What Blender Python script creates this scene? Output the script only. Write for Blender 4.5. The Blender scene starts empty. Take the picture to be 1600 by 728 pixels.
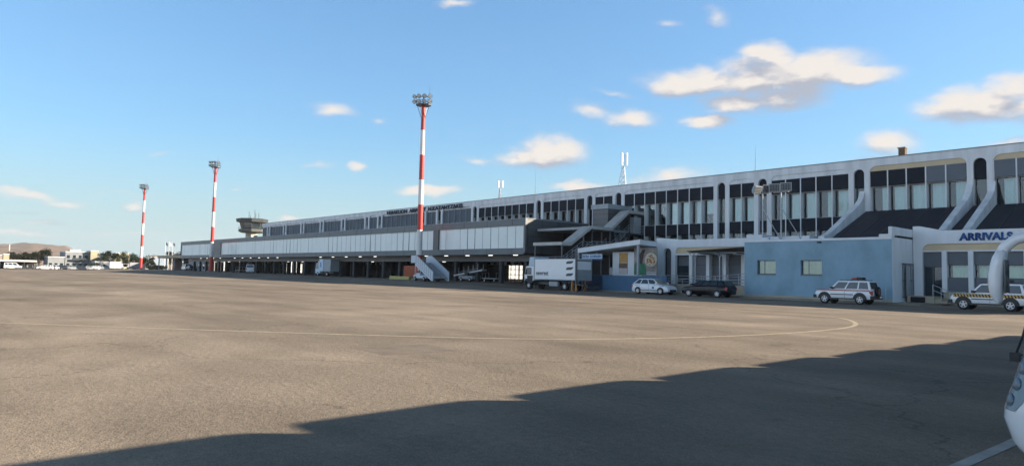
import bpy, bmesh, math, random
from math import sin, cos, tan, radians, pi, sqrt, atan2
from mathutils import Vector, Matrix, Euler
random.seed(7)
S = bpy.context.scene
COL = S.collection

# ------------------------------------------------------------------ camera
YAW, PITCH, ROLL = radians(138.1), math.atan(64.3*cos(math.atan(.021))/1050), math.atan(.021)
f0 = Vector((cos(YAW), sin(YAW), 0)); rt = Vector((sin(YAW), -cos(YAW), 0)); up0 = Vector((0, 0, 1))
fw = f0*cos(PITCH) + up0*sin(PITCH); upv = up0*cos(PITCH) - f0*sin(PITCH)
r_ = rt*cos(ROLL) + upv*sin(ROLL); u_ = upv*cos(ROLL) - rt*sin(ROLL)
cam_d = bpy.data.cameras.new('camera'); cam = bpy.data.objects.new('camera', cam_d); COL.objects.link(cam)
cam.matrix_world = Matrix(((r_.x, u_.x, -fw.x, 0), (r_.y, u_.y, -fw.y, 0), (r_.z, u_.z, -fw.z, 1.65), (0, 0, 0, 1)))
cam_d.sensor_width = 36; cam_d.lens = 36*1050/1600; cam_d.clip_end = 20000; cam_d.clip_start = .05
S.camera = cam

# ------------------------------------------------------------------ light
SUN_AZ, SUN_EL = radians(48), radians(20)
sd = Vector((cos(SUN_AZ)*cos(SUN_EL), sin(SUN_AZ)*cos(SUN_EL), sin(SUN_EL)))
SUN_STR, SKY_STR = 5.0, .100
S.view_settings.view_transform = 'Standard'; S.view_settings.look = 'None'
S.view_settings.exposure = 1.27; S.view_settings.gamma = 1; S.view_settings.use_curve_mapping = False
sl = bpy.data.lights.new('sun', 'SUN'); sl.energy = SUN_STR; sl.angle = radians(.55); sl.color = (1, .86, .69)
so = bpy.data.objects.new('sun', sl); COL.objects.link(so)
so.rotation_euler = (-sd).to_track_quat('-Z', 'Y').to_euler(); so.location = (60, 60, 60)

CLOUDS = [(116.3, 15.6, 5.2, 1.25, 2, 1.00),
(120.6, 15.9, 3.6, 1.1, 0, 1.00),
(122.42, 15.91, 4.73, 1.2, -3.2, 1.00),
(118.15, 15.93, 4.09, 1.87, 3.9, 1.00),
(113.86, 16.23, 4.47, 1.43, -0.6, 1.00),
(116.93, 17.58, 2.42, 0.94, -17.6, 1.00),
(110.72, 15.43, 2.96, 0.93, -3.3, 1.00),
(119.64, 14.25, 2.95, 1.1, -3.5, 0.90),
(115.51, 14.36, 3.3, 1.38, 8.3, 0.90),
(121.75, 12.74, 2.16, 0.56, -2.5, 0.85),
(103.25, 12.43, 3.64, 1.32, -1.1, 1.00),
(101.23, 13.24, 1.99, 1.29, 10.4, 1.00),
(100.55, 12.09, 1.99, 1.28, -1.5, 0.80),
(108.84, 10.38, 2.35, 1.03, -4.4, 0.75),
(101.48, 9.74, 1.87, 0.35, 4.2, 0.50),
(109.91, 9.13, 1.67, 0.38, -3.5, 0.50),
(134.67, 10.51, 2.8, 1.55, 0.6, 1.00),
(137.41, 10.04, 2.6, 0.91, 9.0, 0.85),
(141.25, 9.57, 1.62, 0.38, -8.2, 0.50),
(131.44, 13.91, 2.22, 0.78, -8.3, 0.50),
(128.19, 13.24, 2.33, 0.94, -1.1, 0.65),
(129.56, 15.24, 2.1, 0.41, -15.8, 0.39),
(153.42, 13.09, 2.22, 0.77, -3.4, 0.50),
(149.63, 12.43, 0.73, 0.42, 3.7, 0.39),
(145.38, 6.89, 2.8, 0.59, 2.1, 0.75),
(132.44, 7.62, 2.95, 0.49, 0.5, 0.70),
(125.23, 8.35, 3.8, 0.69, 7.5, 0.60),
(151.4, 8.86, 0.93, 0.47, 3.3, 0.60),
(154.38, 8.68, 1.82, 0.36, 3.8, 0.44),
(174.16, 4.74, 2.97, 0.4, -6.2, 0.54),
(171.72, 4.26, 1.94, 0.36, -1.7, 0.49),
(167.63, 4.45, 0.75, 0.43, 3.9, 0.60),
(168.0, 5.23, 2.96, 0.28, 0.9, 0.36),
(166.26, 8.44, 1.29, 0.29, 5.8, 0.29),
(172.96, 2.82, 1.5, 0.22, 3.4, 0.42),
(174.38, 2.2, 2.94, 0.31, -0.6, 0.44),
(168.68, 2.31, 3.78, 0.23, 2.8, 0.36),
(160.54, 6.21, 0.66, 0.2, 3.9, 0.29),
(156.5, 4.14, 0.89, 0.31, 2.6, 0.60),
(121.16, 20.77, 1.28, 0.73, -28.9, 0.44),
(124.79, 20.49, 1.2, 0.38, -13.2, 0.36),
(143.25, 22.3, 1.54, 0.39, 3.1, 0.59),
(157.49, 1.82, 2.96, 0.41, 1.9, 0.54),
(173.73, 3.44, 2.23, 0.18, 0.3, 0.29)]

W = bpy.data.worlds.new('World'); S.world = W; W.use_nodes = True
nt = W.node_tree; nt.nodes.clear(); N = nt.nodes.new; L = nt.links.new
def cloud_group():
    """density of the clouds in a view direction"""
    g = bpy.data.node_groups.new('cloud_density', 'ShaderNodeTree')
    g.interface.new_socket('Vector', in_out='INPUT', socket_type='NodeSocketVector')
    g.interface.new_socket('Density', in_out='OUTPUT', socket_type='NodeSocketFloat')
    n = g.nodes.new; l = g.links.new
    gi = n('NodeGroupInput'); go = n('NodeGroupOutput')
    no = n('ShaderNodeTexNoise'); no.inputs['Scale'].default_value = 17; no.inputs['Detail'].default_value = 7; no.inputs['Roughness'].default_value = .56
    st = n('ShaderNodeMapping'); st.inputs['Scale'].default_value = (1, 1, 2.0); l(gi.outputs[0], st.inputs[0]); l(st.outputs[0], no.inputs['Vector'])
    # warp the direction a little
    sub = n('ShaderNodeVectorMath'); sub.operation = 'SUBTRACT'; sub.inputs[1].default_value = (.5, .5, .5); l(no.outputs['Color'], sub.inputs[0])
    sc = n('ShaderNodeVectorMath'); sc.operation = 'SCALE'; sc.inputs['Scale'].default_value = .03; l(sub.outputs[0], sc.inputs[0])
    ad = n('ShaderNodeVectorMath'); l(gi.outputs[0], ad.inputs[0]); l(sc.outputs[0], ad.inputs[1])
    prev = None
    for az, el, rx, ry, tilt, w in CLOUDS:
        a, e, t = radians(az), radians(el), radians(tilt)
        c = Vector((cos(a)*cos(e), sin(a)*cos(e), sin(e))); R = Vector((sin(a), -cos(a), 0)); U = R.cross(c)
        X = R*cos(t) + U*sin(t); Z = X.cross(c); 
        m = n('ShaderNodeMapping'); m.vector_type = 'TEXTURE'
        m.inputs['Location'].default_value = c
        m.inputs['Rotation'].default_value = Matrix(((X.x, c.x, Z.x), (X.y, c.y, Z.y), (X.z, c.z, Z.z))).to_euler()
        m.inputs['Scale'].default_value = (radians(rx), 1.0, radians(ry)); l(ad.outputs[0], m.inputs[0])
        ln = n('ShaderNodeVectorMath'); ln.operation = 'LENGTH'; l(m.outputs[0], ln.inputs[0])
        mr = n('ShaderNodeMapRange'); mr.inputs[1].default_value = 1.35; mr.inputs[2].default_value = .1; mr.inputs[3].default_value = 0; mr.inputs[4].default_value = w
        l(ln.outputs['Value'], mr.inputs[0])
        if prev is None: prev = mr.outputs[0]
        else:
            mx = n('ShaderNodeMath'); mx.operation = 'SMOOTH_MAX'; mx.inputs[2].default_value = .08
            l(prev, mx.inputs[0]); l(mr.outputs[0], mx.inputs[1]); prev = mx.outputs[0]
    nv = n('ShaderNodeMapRange'); nv.inputs[1].default_value = .3; nv.inputs[2].default_value = .7; nv.inputs[3].default_value = .5; nv.inputs[4].default_value = 1.35; l(no.outputs['Fac'], nv.inputs[0])
    mu = n('ShaderNodeMath'); mu.operation = 'MULTIPLY'; l(prev, mu.inputs[0]); l(nv.outputs[0], mu.inputs[1])
    l(mu.outputs[0], go.inputs[0]); return g
CG = cloud_group()
tc = N('ShaderNodeTexCoord'); sky = N('ShaderNodeTexSky'); sky.sky_type = 'NISHITA'; sky.sun_disc = False
sky.sun_elevation = SUN_EL; sky.sun_rotation = pi/2 - SUN_AZ; sky.altitude = 0; sky.air_density = 1.0; sky.dust_density = .5; sky.ozone_density = 2.2
d1 = N('ShaderNodeGroup'); d1.node_tree = CG; L(tc.outputs['Generated'], d1.inputs[0])
off = N('ShaderNodeVectorMath'); off.inputs[1].default_value = (cos(SUN_AZ)*.010, sin(SUN_AZ)*.010, .022); L(tc.outputs['Generated'], off.inputs[0])
d2 = N('ShaderNodeGroup'); d2.node_tree = CG; L(off.outputs[0], d2.inputs[0])
df = N('ShaderNodeMath'); df.operation = 'SUBTRACT'; L(d1.outputs[0], df.inputs[0]); L(d2.outputs[0], df.inputs[1])
lit = N('ShaderNodeMapRange'); lit.inputs[1].default_value = -.16; lit.inputs[2].default_value = .30; L(df.outputs[0], lit.inputs[0])
al = N('ShaderNodeMapRange'); al.interpolation_type = 'SMOOTHSTEP'; al.inputs[1].default_value = .04; al.inputs[2].default_value = .68; L(d1.outputs[0], al.inputs[0])
cc = N('ShaderNodeMixRGB'); cc.inputs[1].default_value = (1.95, 2.1, 2.45, 1); cc.inputs[2].default_value = (3.75, 3.5, 3.3, 1); L(lit.outputs[0], cc.inputs[0])
# the sky is a deeper blue than the model's, a tint on the whole dome
tint = N('ShaderNodeMixRGB'); tint.blend_type = 'MULTIPLY'; tint.inputs[0].default_value = 1; tint.inputs[2].default_value = (.86, 1.08, 1.17, 1); 
bwn = N('ShaderNodeRGBToBW'); L(sky.outputs[0], bwn.inputs[0])
kd = N('ShaderNodeMath'); kd.operation = 'MULTIPLY_ADD'; kd.inputs[1].default_value = .22; kd.inputs[2].default_value = 1; L(bwn.outputs[0], kd.inputs[0])
iv = N('ShaderNodeMath'); iv.operation = 'DIVIDE'; iv.inputs[0].default_value = 1.25; L(kd.outputs[0], iv.inputs[1])
cm = N('ShaderNodeVectorMath'); cm.operation = 'SCALE'; L(sky.outputs[0], cm.inputs[0]); L(iv.outputs[0], cm.inputs['Scale']); L(cm.outputs[0], tint.inputs[1])
# overhead darkened for deeper ground shade; bright low patch added to light the facade
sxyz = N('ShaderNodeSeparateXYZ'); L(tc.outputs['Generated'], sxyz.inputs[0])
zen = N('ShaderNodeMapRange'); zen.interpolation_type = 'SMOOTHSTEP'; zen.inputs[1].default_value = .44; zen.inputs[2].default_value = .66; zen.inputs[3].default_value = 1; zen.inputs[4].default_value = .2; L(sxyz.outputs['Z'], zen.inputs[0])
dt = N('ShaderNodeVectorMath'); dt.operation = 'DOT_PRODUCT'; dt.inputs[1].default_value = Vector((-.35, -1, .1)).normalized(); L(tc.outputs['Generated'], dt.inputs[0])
facade_fill = N('ShaderNodeMapRange'); facade_fill.interpolation_type = 'SMOOTHSTEP'; facade_fill.inputs[1].default_value = .45; facade_fill.inputs[2].default_value = .95; facade_fill.inputs[3].default_value = 0; facade_fill.inputs[4].default_value = .8; L(dt.outputs['Value'], facade_fill.inputs[0])
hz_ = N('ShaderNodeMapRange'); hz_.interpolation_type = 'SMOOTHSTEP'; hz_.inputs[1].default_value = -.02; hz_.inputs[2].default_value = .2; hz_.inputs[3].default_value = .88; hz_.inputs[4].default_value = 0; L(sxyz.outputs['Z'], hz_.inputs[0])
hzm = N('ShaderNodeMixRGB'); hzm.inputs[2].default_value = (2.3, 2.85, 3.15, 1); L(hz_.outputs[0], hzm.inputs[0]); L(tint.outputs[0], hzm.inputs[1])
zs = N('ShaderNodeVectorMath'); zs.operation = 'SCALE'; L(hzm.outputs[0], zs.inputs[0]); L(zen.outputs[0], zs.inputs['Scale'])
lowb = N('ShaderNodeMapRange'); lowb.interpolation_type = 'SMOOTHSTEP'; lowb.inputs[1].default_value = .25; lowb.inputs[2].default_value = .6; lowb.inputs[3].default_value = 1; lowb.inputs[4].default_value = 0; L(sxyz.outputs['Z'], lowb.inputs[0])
bkf = N('ShaderNodeMath'); bkf.operation = 'MULTIPLY'; L(facade_fill.outputs[0], bkf.inputs[0]); L(lowb.outputs[0], bkf.inputs[1])
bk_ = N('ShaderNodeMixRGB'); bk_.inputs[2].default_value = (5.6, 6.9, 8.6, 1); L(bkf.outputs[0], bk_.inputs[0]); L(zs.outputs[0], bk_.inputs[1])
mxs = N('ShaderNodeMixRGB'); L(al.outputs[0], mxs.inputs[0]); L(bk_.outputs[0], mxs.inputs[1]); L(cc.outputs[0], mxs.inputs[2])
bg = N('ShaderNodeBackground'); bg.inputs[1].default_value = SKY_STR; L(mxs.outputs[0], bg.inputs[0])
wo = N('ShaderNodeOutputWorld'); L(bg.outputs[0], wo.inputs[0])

# ------------------------------------------------------------------ materials
MATS = {}
def mat(name, col, rough=.6, var=.12, scale=1.5, metal=0, bump=0, streak=0, emit=None, spec=.5, coat=0, bscale=None):
    if name in MATS: return MATS[name]
    m = bpy.data.materials.new(name); m.use_nodes = True; t = m.node_tree; b = t.nodes['Principled BSDF']
    b.inputs['Roughness'].default_value = rough; b.inputs['Metallic'].default_value = metal; b.inputs['Specular IOR Level'].default_value = spec
    if coat: b.inputs['Coat Weight'].default_value = coat
    c = Vector(col)
    co = t.nodes.new('ShaderNodeNewGeometry')
    tx = t.nodes.new('ShaderNodeTexNoise'); tx.inputs['Scale'].default_value = scale; tx.inputs['Detail'].default_value = 4; tx.inputs['Roughness'].default_value = .6
    mp = t.nodes.new('ShaderNodeMapping'); t.links.new(co.outputs['Position'], mp.inputs[0]); t.links.new(mp.outputs[0], tx.inputs['Vector'])
    if streak: mp.inputs['Scale'].default_value = (1, 1, 1/streak)
    mr = t.nodes.new('ShaderNodeMapRange'); mr.inputs[1].default_value = .3; mr.inputs[2].default_value = .7; mr.inputs[3].default_value = 1-var; mr.inputs[4].default_value = 1+var*.6
    t.links.new(tx.outputs['Fac'], mr.inputs[0])
    mu = t.nodes.new('ShaderNodeVectorMath'); mu.operation = 'SCALE'; mu.inputs[0].default_value = c; t.links.new(mr.outputs[0], mu.inputs['Scale'])
    t.links.new(mu.outputs[0], b.inputs['Base Color'])
    if bump:
        t2 = t.nodes.new('ShaderNodeTexNoise'); t2.inputs['Scale'].default_value = bscale or scale*6; t2.inputs['Detail'].default_value = 3
        t.links.new(co.outputs['Position'], t2.inputs['Vector'])
        bp = t.nodes.new('ShaderNodeBump'); bp.inputs['Strength'].default_value = bump; bp.inputs['Distance'].default_value = .03
        t.links.new(t2.outputs['Fac'], bp.inputs['Height']); t.links.new(bp.outputs[0], b.inputs['Normal'])
    if emit: b.inputs['Emission Color'].default_value = (*emit[:3], 1); b.inputs['Emission Strength'].default_value = emit[3]
    MATS[name] = m; return m
M_white = mat('painted_concrete_white', (.76, .77, .77), .8, .22, .8, streak=5, bump=.15)
M_white2 = mat('painted_plaster_white', (.74, .77, .79), .8, .13, .7, streak=4, bump=.1)
M_cream = mat('cream_plaster', (.62, .50, .33), .8, .08, 1)
M_beige = mat('beige_plinth', (.42, .37, .28), .85, .15, 1.5, bump=.2)
M_black = mat('black_panel', (.012, .016, .025), .7, .2, .6, spec=.25)
M_slope = mat('dark_roof_sheet', (.018, .02, .032), .55, .25, .8, bump=.2)
M_dgrey = mat('dark_grey_cladding', (.115, .118, .12), .45, .12, .6, metal=.2)
M_fascia = mat('grey_fascia_cladding', (.12, .14, .15), .45, .12, .5, metal=.2)
M_greyp = mat('grey_window_panel', (.10, .12, .145), .5, .1, 1)
M_shutter = mat('grey_roller_shutter', (.13, .145, .165), .5, .08, 2)
M_panel = mat('frosted_glass_panel', (.76, .82, .80), .22, .05, .4, spec=.6)
M_blue = mat('blue_wall_paint', (.245, .385, .48), .75, .20, .6, streak=1.5, bump=.1)
M_bluel = mat('blue_low_wall', (.06, .15, .26), .7, .15, 1, bump=.1)
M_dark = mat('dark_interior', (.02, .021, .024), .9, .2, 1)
M_conc = mat('grey_concrete', (.22, .23, .24), .85, .2, 1.2, bump=.2)
M_lgrey = mat('light_grey_sheet', (.36, .39, .41), .6, .12, 1)
M_steel = mat('dark_steel', (.09, .10, .11), .4, .2, 3, metal=.5)
M_galv = mat('galvanised_steel', (.42, .45, .48), .4, .15, 4, metal=.4)
M_blind = mat('pale_blind', (.68, .80, .80), .8, .06, 3)
M_blindg = mat('pale_green_blind', (.66, .78, .64), .8, .06, 3)
M_blindd = mat('dim_blind', (.10, .13, .15), .8, .1, 3)
M_red = mat('red_paint', (.50, .045, .035), .5, .15, 1, streak=3)
M_polew = mat('white_pole_paint', (.78, .76, .73), .5, .08, 1, streak=3)
M_carw = mat('white_car_paint', (.80, .81, .82), .25, .03, 2, coat=.5)
M_carb = mat('black_car_paint', (.006, .006, .008), .25, .1, 2, coat=.1, spec=.3)
M_plast = mat('black_plastic', (.02, .021, .023), .55, .15, 8)
M_tyre = mat('tyre_rubber', (.018, .018, .019), .85, .2, 10)
M_rim = mat('alloy_rim', (.50, .52, .54), .3, .1, 5, metal=.7)
M_cglass = mat('car_glass', (.02, .035, .045), .06, .1, 3, spec=.8)
M_tail = mat('red_lamp_lens', (.45, .02, .02), .2, .05, 5)
M_head = mat('clear_lamp_lens', (.6, .65, .7), .12, .05, 5, spec=.8)
M_amber = mat('amber_lens', (.7, .25, .03), .3, .05, 5)
M_navy = mat('blue_lettering', (.018, .08, .26), .5, .05, 3)
M_letters = mat('dark_blue_lettering', (.012, .022, .055), .5, .05, 3)
M_orange = mat('rusty_orange_sheet', (.42, .10, .04), .6, .2, 2)
M_yellow = mat('yellow_paint', (.42, .36, .10), .6, .2, 2)
M_leaf = mat('foliage', (.045, .07, .022), .8, .5, 2)
M_leaf2 = mat('dark_foliage', (.035, .045, .02), .8, .5, 2)
M_trunk = mat('bark', (.12, .09, .06), .9, .3, 4)
M_lamp = mat('lit_lamp', (.8, .8, .8), .5, 0, 1, emit=(1, .97, .88, .7))
def glass_mat():
    m = bpy.data.materials.new('window_glass'); m.use_nodes = True; t = m.node_tree; t.nodes.clear()
    o = t.nodes.new('ShaderNodeOutputMaterial'); mx = t.nodes.new('ShaderNodeMixShader'); tr = t.nodes.new('ShaderNodeBsdfTransparent')
    gl = t.nodes.new('ShaderNodeBsdfGlossy'); gl.inputs['Roughness'].default_value = .03; fr = t.nodes.new('ShaderNodeFresnel'); fr.inputs[0].default_value = 1.6
    tr.inputs[0].default_value = (.9, .96, .96, 1)
    t.links.new(fr.outputs[0], mx.inputs[0]); t.links.new(tr.outputs[0], mx.inputs[1]); t.links.new(gl.outputs[0], mx.inputs[2]); t.links.new(mx.outputs[0], o.inputs[0]); return m
M_glass = glass_mat()
def sheet_mat():
    m = bpy.data.materials.new('translucent_sheet'); m.use_nodes = True; t = m.node_tree; t.nodes.clear()
    o = t.nodes.new('ShaderNodeOutputMaterial'); a = t.nodes.new('ShaderNodeAddShader'); d = t.nodes.new('ShaderNodeBsdfDiffuse'); r = t.nodes.new('ShaderNodeBsdfTranslucent')
    d.inputs[0].default_value = (.3, .3, .3, 1); r.inputs[0].default_value = (.65, .66, .66, 1)
    t.links.new(d.outputs[0], a.inputs[0]); t.links.new(r.outputs[0], a.inputs[1]); t.links.new(a.outputs[0], o.inputs[0]); return m
M_sheet = sheet_mat()

# ------------------------------------------------------------------ mesh helpers
def tag(o, label=None, cat=None, group=None, kind=None):
    if label: o['label'] = label
    if cat: o['category'] = cat
    if group: o['group'] = group
    if kind: o['kind'] = kind
    return o
def thing(name, label, cat, loc=(0, 0, 0), rotz=0, group=None):
    o = bpy.data.objects.new(name, None); COL.objects.link(o); o.empty_display_size = .3
    o.location = loc; o.rotation_euler = (0, 0, rotz); return tag(o, label, cat, group)
class MB:
    def __init__(s): s.v = []; s.f = []
    def add(s, vs, fs):
        b = len(s.v); s.v += [tuple(v) for v in vs]; s.f += [tuple(b+i for i in f) for f in fs]; return s
    def box(s, x0, x1, y0, y1, z0, z1):
        if x0 > x1: x0, x1 = x1, x0
        if y0 > y1: y0, y1 = y1, y0
        if z0 > z1: z0, z1 = z1, z0
        return s.add([(x0, y0, z0), (x1, y0, z0), (x1, y1, z0), (x0, y1, z0), (x0, y0, z1), (x1, y0, z1), (x1, y1, z1), (x0, y1, z1)],
                     [(0, 3, 2, 1), (4, 5, 6, 7), (0, 1, 5, 4), (1, 2, 6, 5), (2, 3, 7, 6), (3, 0, 4, 7)])
    def quad(s, *p): return s.add(p, [tuple(range(len(p)))])
    def prism(s, pts, axis, a, b):
        """extrude outline pts: axis 'y' -> pts are (x,z); 'x' -> (y,z); 'z' -> (x,y)"""
        def P(p, q): return {'y': (p[0], q, p[1]), 'x': (q, p[0], p[1]), 'z': (p[0], p[1], q)}[axis]
        n = len(pts)
        return s.add([P(p, a) for p in pts] + [P(p, b) for p in pts],
                     [tuple(range(n)), tuple(range(2*n-1, n-1, -1))] + [(i, (i+1) % n, n+(i+1) % n, n+i) for i in range(n)])
    def tube(s, p, q, r, r2=None, n=8, cap=True):
        p, q = Vector(p), Vector(q); d = (q-p).normalized(); r2 = r if r2 is None else r2
        a = d.orthogonal().normalized(); b = d.cross(a)
        if abs(d.z) > .99: a, b = Vector((1, 0, 0)), Vector((0, 1, 0))
        vs = [p + (a*cos(2*pi*i/n)+b*sin(2*pi*i/n))*r for i in range(n)] + [q + (a*cos(2*pi*i/n)+b*sin(2*pi*i/n))*r2 for i in range(n)]
        fs = [(i, (i+1) % n, n+(i+1) % n, n+i) for i in range(n)]
        if cap: fs += [tuple(range(n-1, -1, -1)), tuple(range(n, 2*n))]
        return s.add(vs, fs)
    def path(s, pts, r, n=8):
        for a, b in zip(pts, pts[1:]): s.tube(a, b, r, n=n)
        return s
    def pipe(s, pts, rad, n=12):
        P = [Vector(p) for p in pts]; rings = []; up = None
        for i, p in enumerate(P):
            d = (P[min(i+1, len(P)-1)]-P[max(i-1, 0)]).normalized(); up = d.orthogonal().normalized() if up is None else (up-d*up.dot(d)).normalized(); b = d.cross(up)
            rings.append([p+(up*cos(2*pi*k/n)+b*sin(2*pi*k/n))*rad[i] for k in range(n)])
        return s.loft(rings)
    def loft(s, rings, cap=True):
        n = len(rings[0]); vs = [p for r in rings for p in r]; fs = []
        for k in range(len(rings)-1):
            for i in range(n): fs.append((k*n+i, k*n+(i+1) % n, (k+1)*n+(i+1) % n, (k+1)*n+i))
        if cap: fs += [tuple(range(n-1, -1, -1)), tuple((len(rings)-1)*n+i for i in range(n))]
        return s.add(vs, fs)
    def mesh(s, name, m, off=(0, 0, 0), smooth=False, bevel=0):
        me = bpy.data.meshes.new(name); o = Vector(off)
        me.from_pydata([Vector(v)-o for v in s.v], [], s.f)
        bm = bmesh.new(); bm.from_mesh(me); bmesh.ops.recalc_face_normals(bm, faces=bm.faces)
        bm.to_mesh(me); bm.free()
        me.materials.append(m)
        if smooth:
            for p in me.polygons: p.use_smooth = True
        return me
    def obj(s, name, m, parent=None, local=False, smooth=False, label=None, bevel=0, auto=False):
        off = parent_off(parent) if (parent and not local) else (0, 0, 0)
        me = s.mesh(name, m, off, smooth or auto)
        o = bpy.data.objects.new(name, me); COL.objects.link(o)
        if parent: o.parent = parent
        if auto: me.set_sharp_from_angle(angle=radians(35))
        if bevel:
            bv = o.modifiers.new('bevel', 'BEVEL'); bv.width = bevel; bv.segments = 2; bv.limit_method = 'ANGLE'
        if label: o['label'] = label
        return o
def parent_off(p):
    v = Vector((0, 0, 0))
    while p: v = v + Vector(p.location); p = p.parent
    return v
def inst(src, parent, loc=(0, 0, 0), scale=(1, 1, 1), rot=None):
    c = src.copy(); COL.objects.link(c); c.parent = parent; c.location = loc; c.scale = scale
    if rot: c.rotation_euler = rot
    return c
def copy_tree(o, parent=None):
    c = o.copy(); COL.objects.link(c); c.parent = parent
    for ch in [x for x in S.objects if x.parent == o]: copy_tree(ch, c)
    return c
def recolor(o, old, new):
    """give a copied thing its own paint"""
    for ch in [x for x in S.objects if x.parent == o] + [o]:
        if ch.type == 'MESH' and ch.data.materials and ch.data.materials[0] == old:
            ch.data = ch.data.copy(); ch.data.materials[0] = new
def text_obj(txt, name, x0, x1, z0, z1, y, m, parent, bold=.02, depth=.03, facing='-y'):
    cu = bpy.data.curves.new(name, 'FONT'); cu.body = txt; cu.size = 1; cu.offset = bold; cu.extrude = 0
    ob = bpy.data.objects.new(name, cu); COL.objects.link(ob)
    bpy.context.view_layer.update()
    me0 = bpy.data.meshes.new_from_object(ob.evaluated_get(bpy.context.evaluated_depsgraph_get()))
    bpy.data.objects.remove(ob)
    xs = [v.co.x for v in me0.vertices]; ys = [v.co.y for v in me0.vertices]
    a, b, c, d = min(xs), max(xs), min(ys), max(ys)
    bm = bmesh.new(); bm.from_mesh(me0)
    r = bmesh.ops.extrude_face_region(bm, geom=bm.faces[:])
    for v in [g for g in r['geom'] if isinstance(g, bmesh.types.BMVert)]: v.co.z += 1
    o3 = parent_off(parent)
    for v in bm.verts:
        X = x0 + (v.co.x-a)/(b-a)*(x1-x0); Z = z0 + (v.co.y-c)/(d-c)*(z1-z0); Y = y - depth*v.co.z
        if facing == '-y': v.co = Vector((X, Y, Z)) - o3
        elif facing == '+x': v.co = Vector((y + depth*v.co.z, X, Z)) - o3
    bmesh.ops.recalc_face_normals(bm, faces=bm.faces)
    me = bpy.data.meshes.new(name); bm.to_mesh(me); bm.free(); me.materials.append(m)
    o = bpy.data.objects.new(name, me); COL.objects.link(o); o.parent = parent; return o
def sm(a, b, x):
    t = max(0, min(1, (x-a)/(b-a))); return t*t*(3-2*t)
def gz(x, y):
    """height of the apron: it rises gently towards the pier"""
    sy = sm(42, 54, y)*(1-sm(95, 120, y))
    return sy*(.48*sm(54, 74, -x) + .2*sm(90, 170, -x))*(1-sm(255, 262, -x))

# ------------------------------------------------------------------ ground
def ground_mat():
    m = bpy.data.materials.new('worn_asphalt'); m.use_nodes = True; t = m.node_tree; b = t.nodes['Principled BSDF']; n = t.nodes.new; l = t.links.new
    b.inputs['Roughness'].default_value = .88; b.inputs['Specular IOR Level'].default_value = .3
    g = n('ShaderNodeNewGeometry')
    def noise(sc, det, ro=.6, mp=None):
        x = n('ShaderNodeTexNoise'); x.inputs['Scale'].default_value = sc; x.inputs['Detail'].default_value = det; x.inputs['Roughness'].default_value = ro
        if mp:
            q = n('ShaderNodeMapping'); q.inputs['Scale'].default_value = mp; l(g.outputs['Position'], q.inputs[0]); l(q.outputs[0], x.inputs['Vector'])
        else: l(g.outputs['Position'], x.inputs['Vector'])
        return x
    def mul(c, f, lo, hi, a=.3, bb=.7):
        mr = n('ShaderNodeMapRange'); mr.inputs[1].default_value = a; mr.inputs[2].default_value = bb; mr.inputs[3].default_value = lo; mr.inputs[4].default_value = hi; l(f, mr.inputs[0])
        v = n('ShaderNodeVectorMath'); v.operation = 'SCALE'; l(c, v.inputs[0]); l(mr.outputs[0], v.inputs['Scale']); return v.outputs[0]
    big = noise(.045, 5, .6); mid = noise(.35, 5, .65); fine = noise(9, 4, .75); grit = noise(45, 2, .7); streak = noise(.12, 5, .6, (1, 5, 1))
    base = n('ShaderNodeMixRGB'); base.inputs[1].default_value = (.245, .196, .143, 1); base.inputs[2].default_value = (.315, .258, .196, 1)
    mr = n('ShaderNodeMapRange'); mr.inputs[1].default_value = .35; mr.inputs[2].default_value = .65; l(big.outputs['Fac'], mr.inputs[0]); l(mr.outputs[0], base.inputs[0])
    c = mul(base.outputs[0], mid.outputs['Fac'], .80, 1.13)
    c = mul(c, streak.outputs['Fac'], .82, 1.12)
    c = mul(c, fine.outputs['Fac'], .80, 1.17)
    c = mul(c, grit.outputs['Fac'], .72, 1.25)
    sweep = noise(.055, 4, .5, (1, 3.2, 1)); c = mul(c, sweep.outputs['Fac'], .80, 1.10, .38, .62)
    # oil and rubber stains
    st = noise(.16, 4, .55); c = mul(c, st.outputs['Fac'], 1, .74, .60, .70)
    st2 = noise(1.1, 3, .5); c = mul(c, st2.outputs['Fac'], 1, .74, .70, .76)
    # hairline cracks
    vo = n('ShaderNodeTexVoronoi'); vo.feature = 'DISTANCE_TO_EDGE'; vo.inputs['Scale'].default_value = .11
    wv = n('ShaderNodeVectorMath'); wv.operation = 'SCALE'; wv.inputs['Scale'].default_value = 2.5; l(noise(.5, 5).outputs['Color'], wv.inputs[0])
    wa = n('ShaderNodeVectorMath'); l(g.outputs['Position'], wa.inputs[0]); l(wv.outputs[0], wa.inputs[1]); l(wa.outputs[0], vo.inputs['Vector'])
    c = mul(c, vo.outputs['Distance'], .68, 1, .0, .005)
    l(c, b.inputs['Base Color'])
    bp = n('ShaderNodeBump'); bp.inputs['Strength'].default_value = .55; bp.inputs['Distance'].default_value = .012; l(grit.outputs['Fac'], bp.inputs['Height'])
    bp2 = n('ShaderNodeBump'); bp2.inputs['Strength'].default_value = .4; bp2.inputs['Distance'].default_value = .05; l(fine.outputs['Fac'], bp2.inputs['Height']); l(bp.outputs[0], bp2.inputs['Normal'])
    l(bp2.outputs[0], b.inputs['Normal']); return m
M_asph = ground_mat()
xs = [60, 30, 10, 0, -10, -20, -30, -40, -50] + [-52-2*i for i in range(14)] + [-85-10*i for i in range(17)] + [-255, -257, -259, -262]
ys = [-80, -40, -20, 0, 10, 20, 30, 38, 41] + [42+i for i in range(13)] + [60, 70, 80, 90, 95, 100, 105, 110, 115, 120, 125]
g = MB(); g.v = [(x, y, gz(x, y)) for y in ys for x in xs]; nx = len(xs)
g.f = [(j*nx+i, j*nx+i+1, (j+1)*nx+i+1, (j+1)*nx+i) for j in range(len(ys)-1) for i in range(nx-1)]
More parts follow.
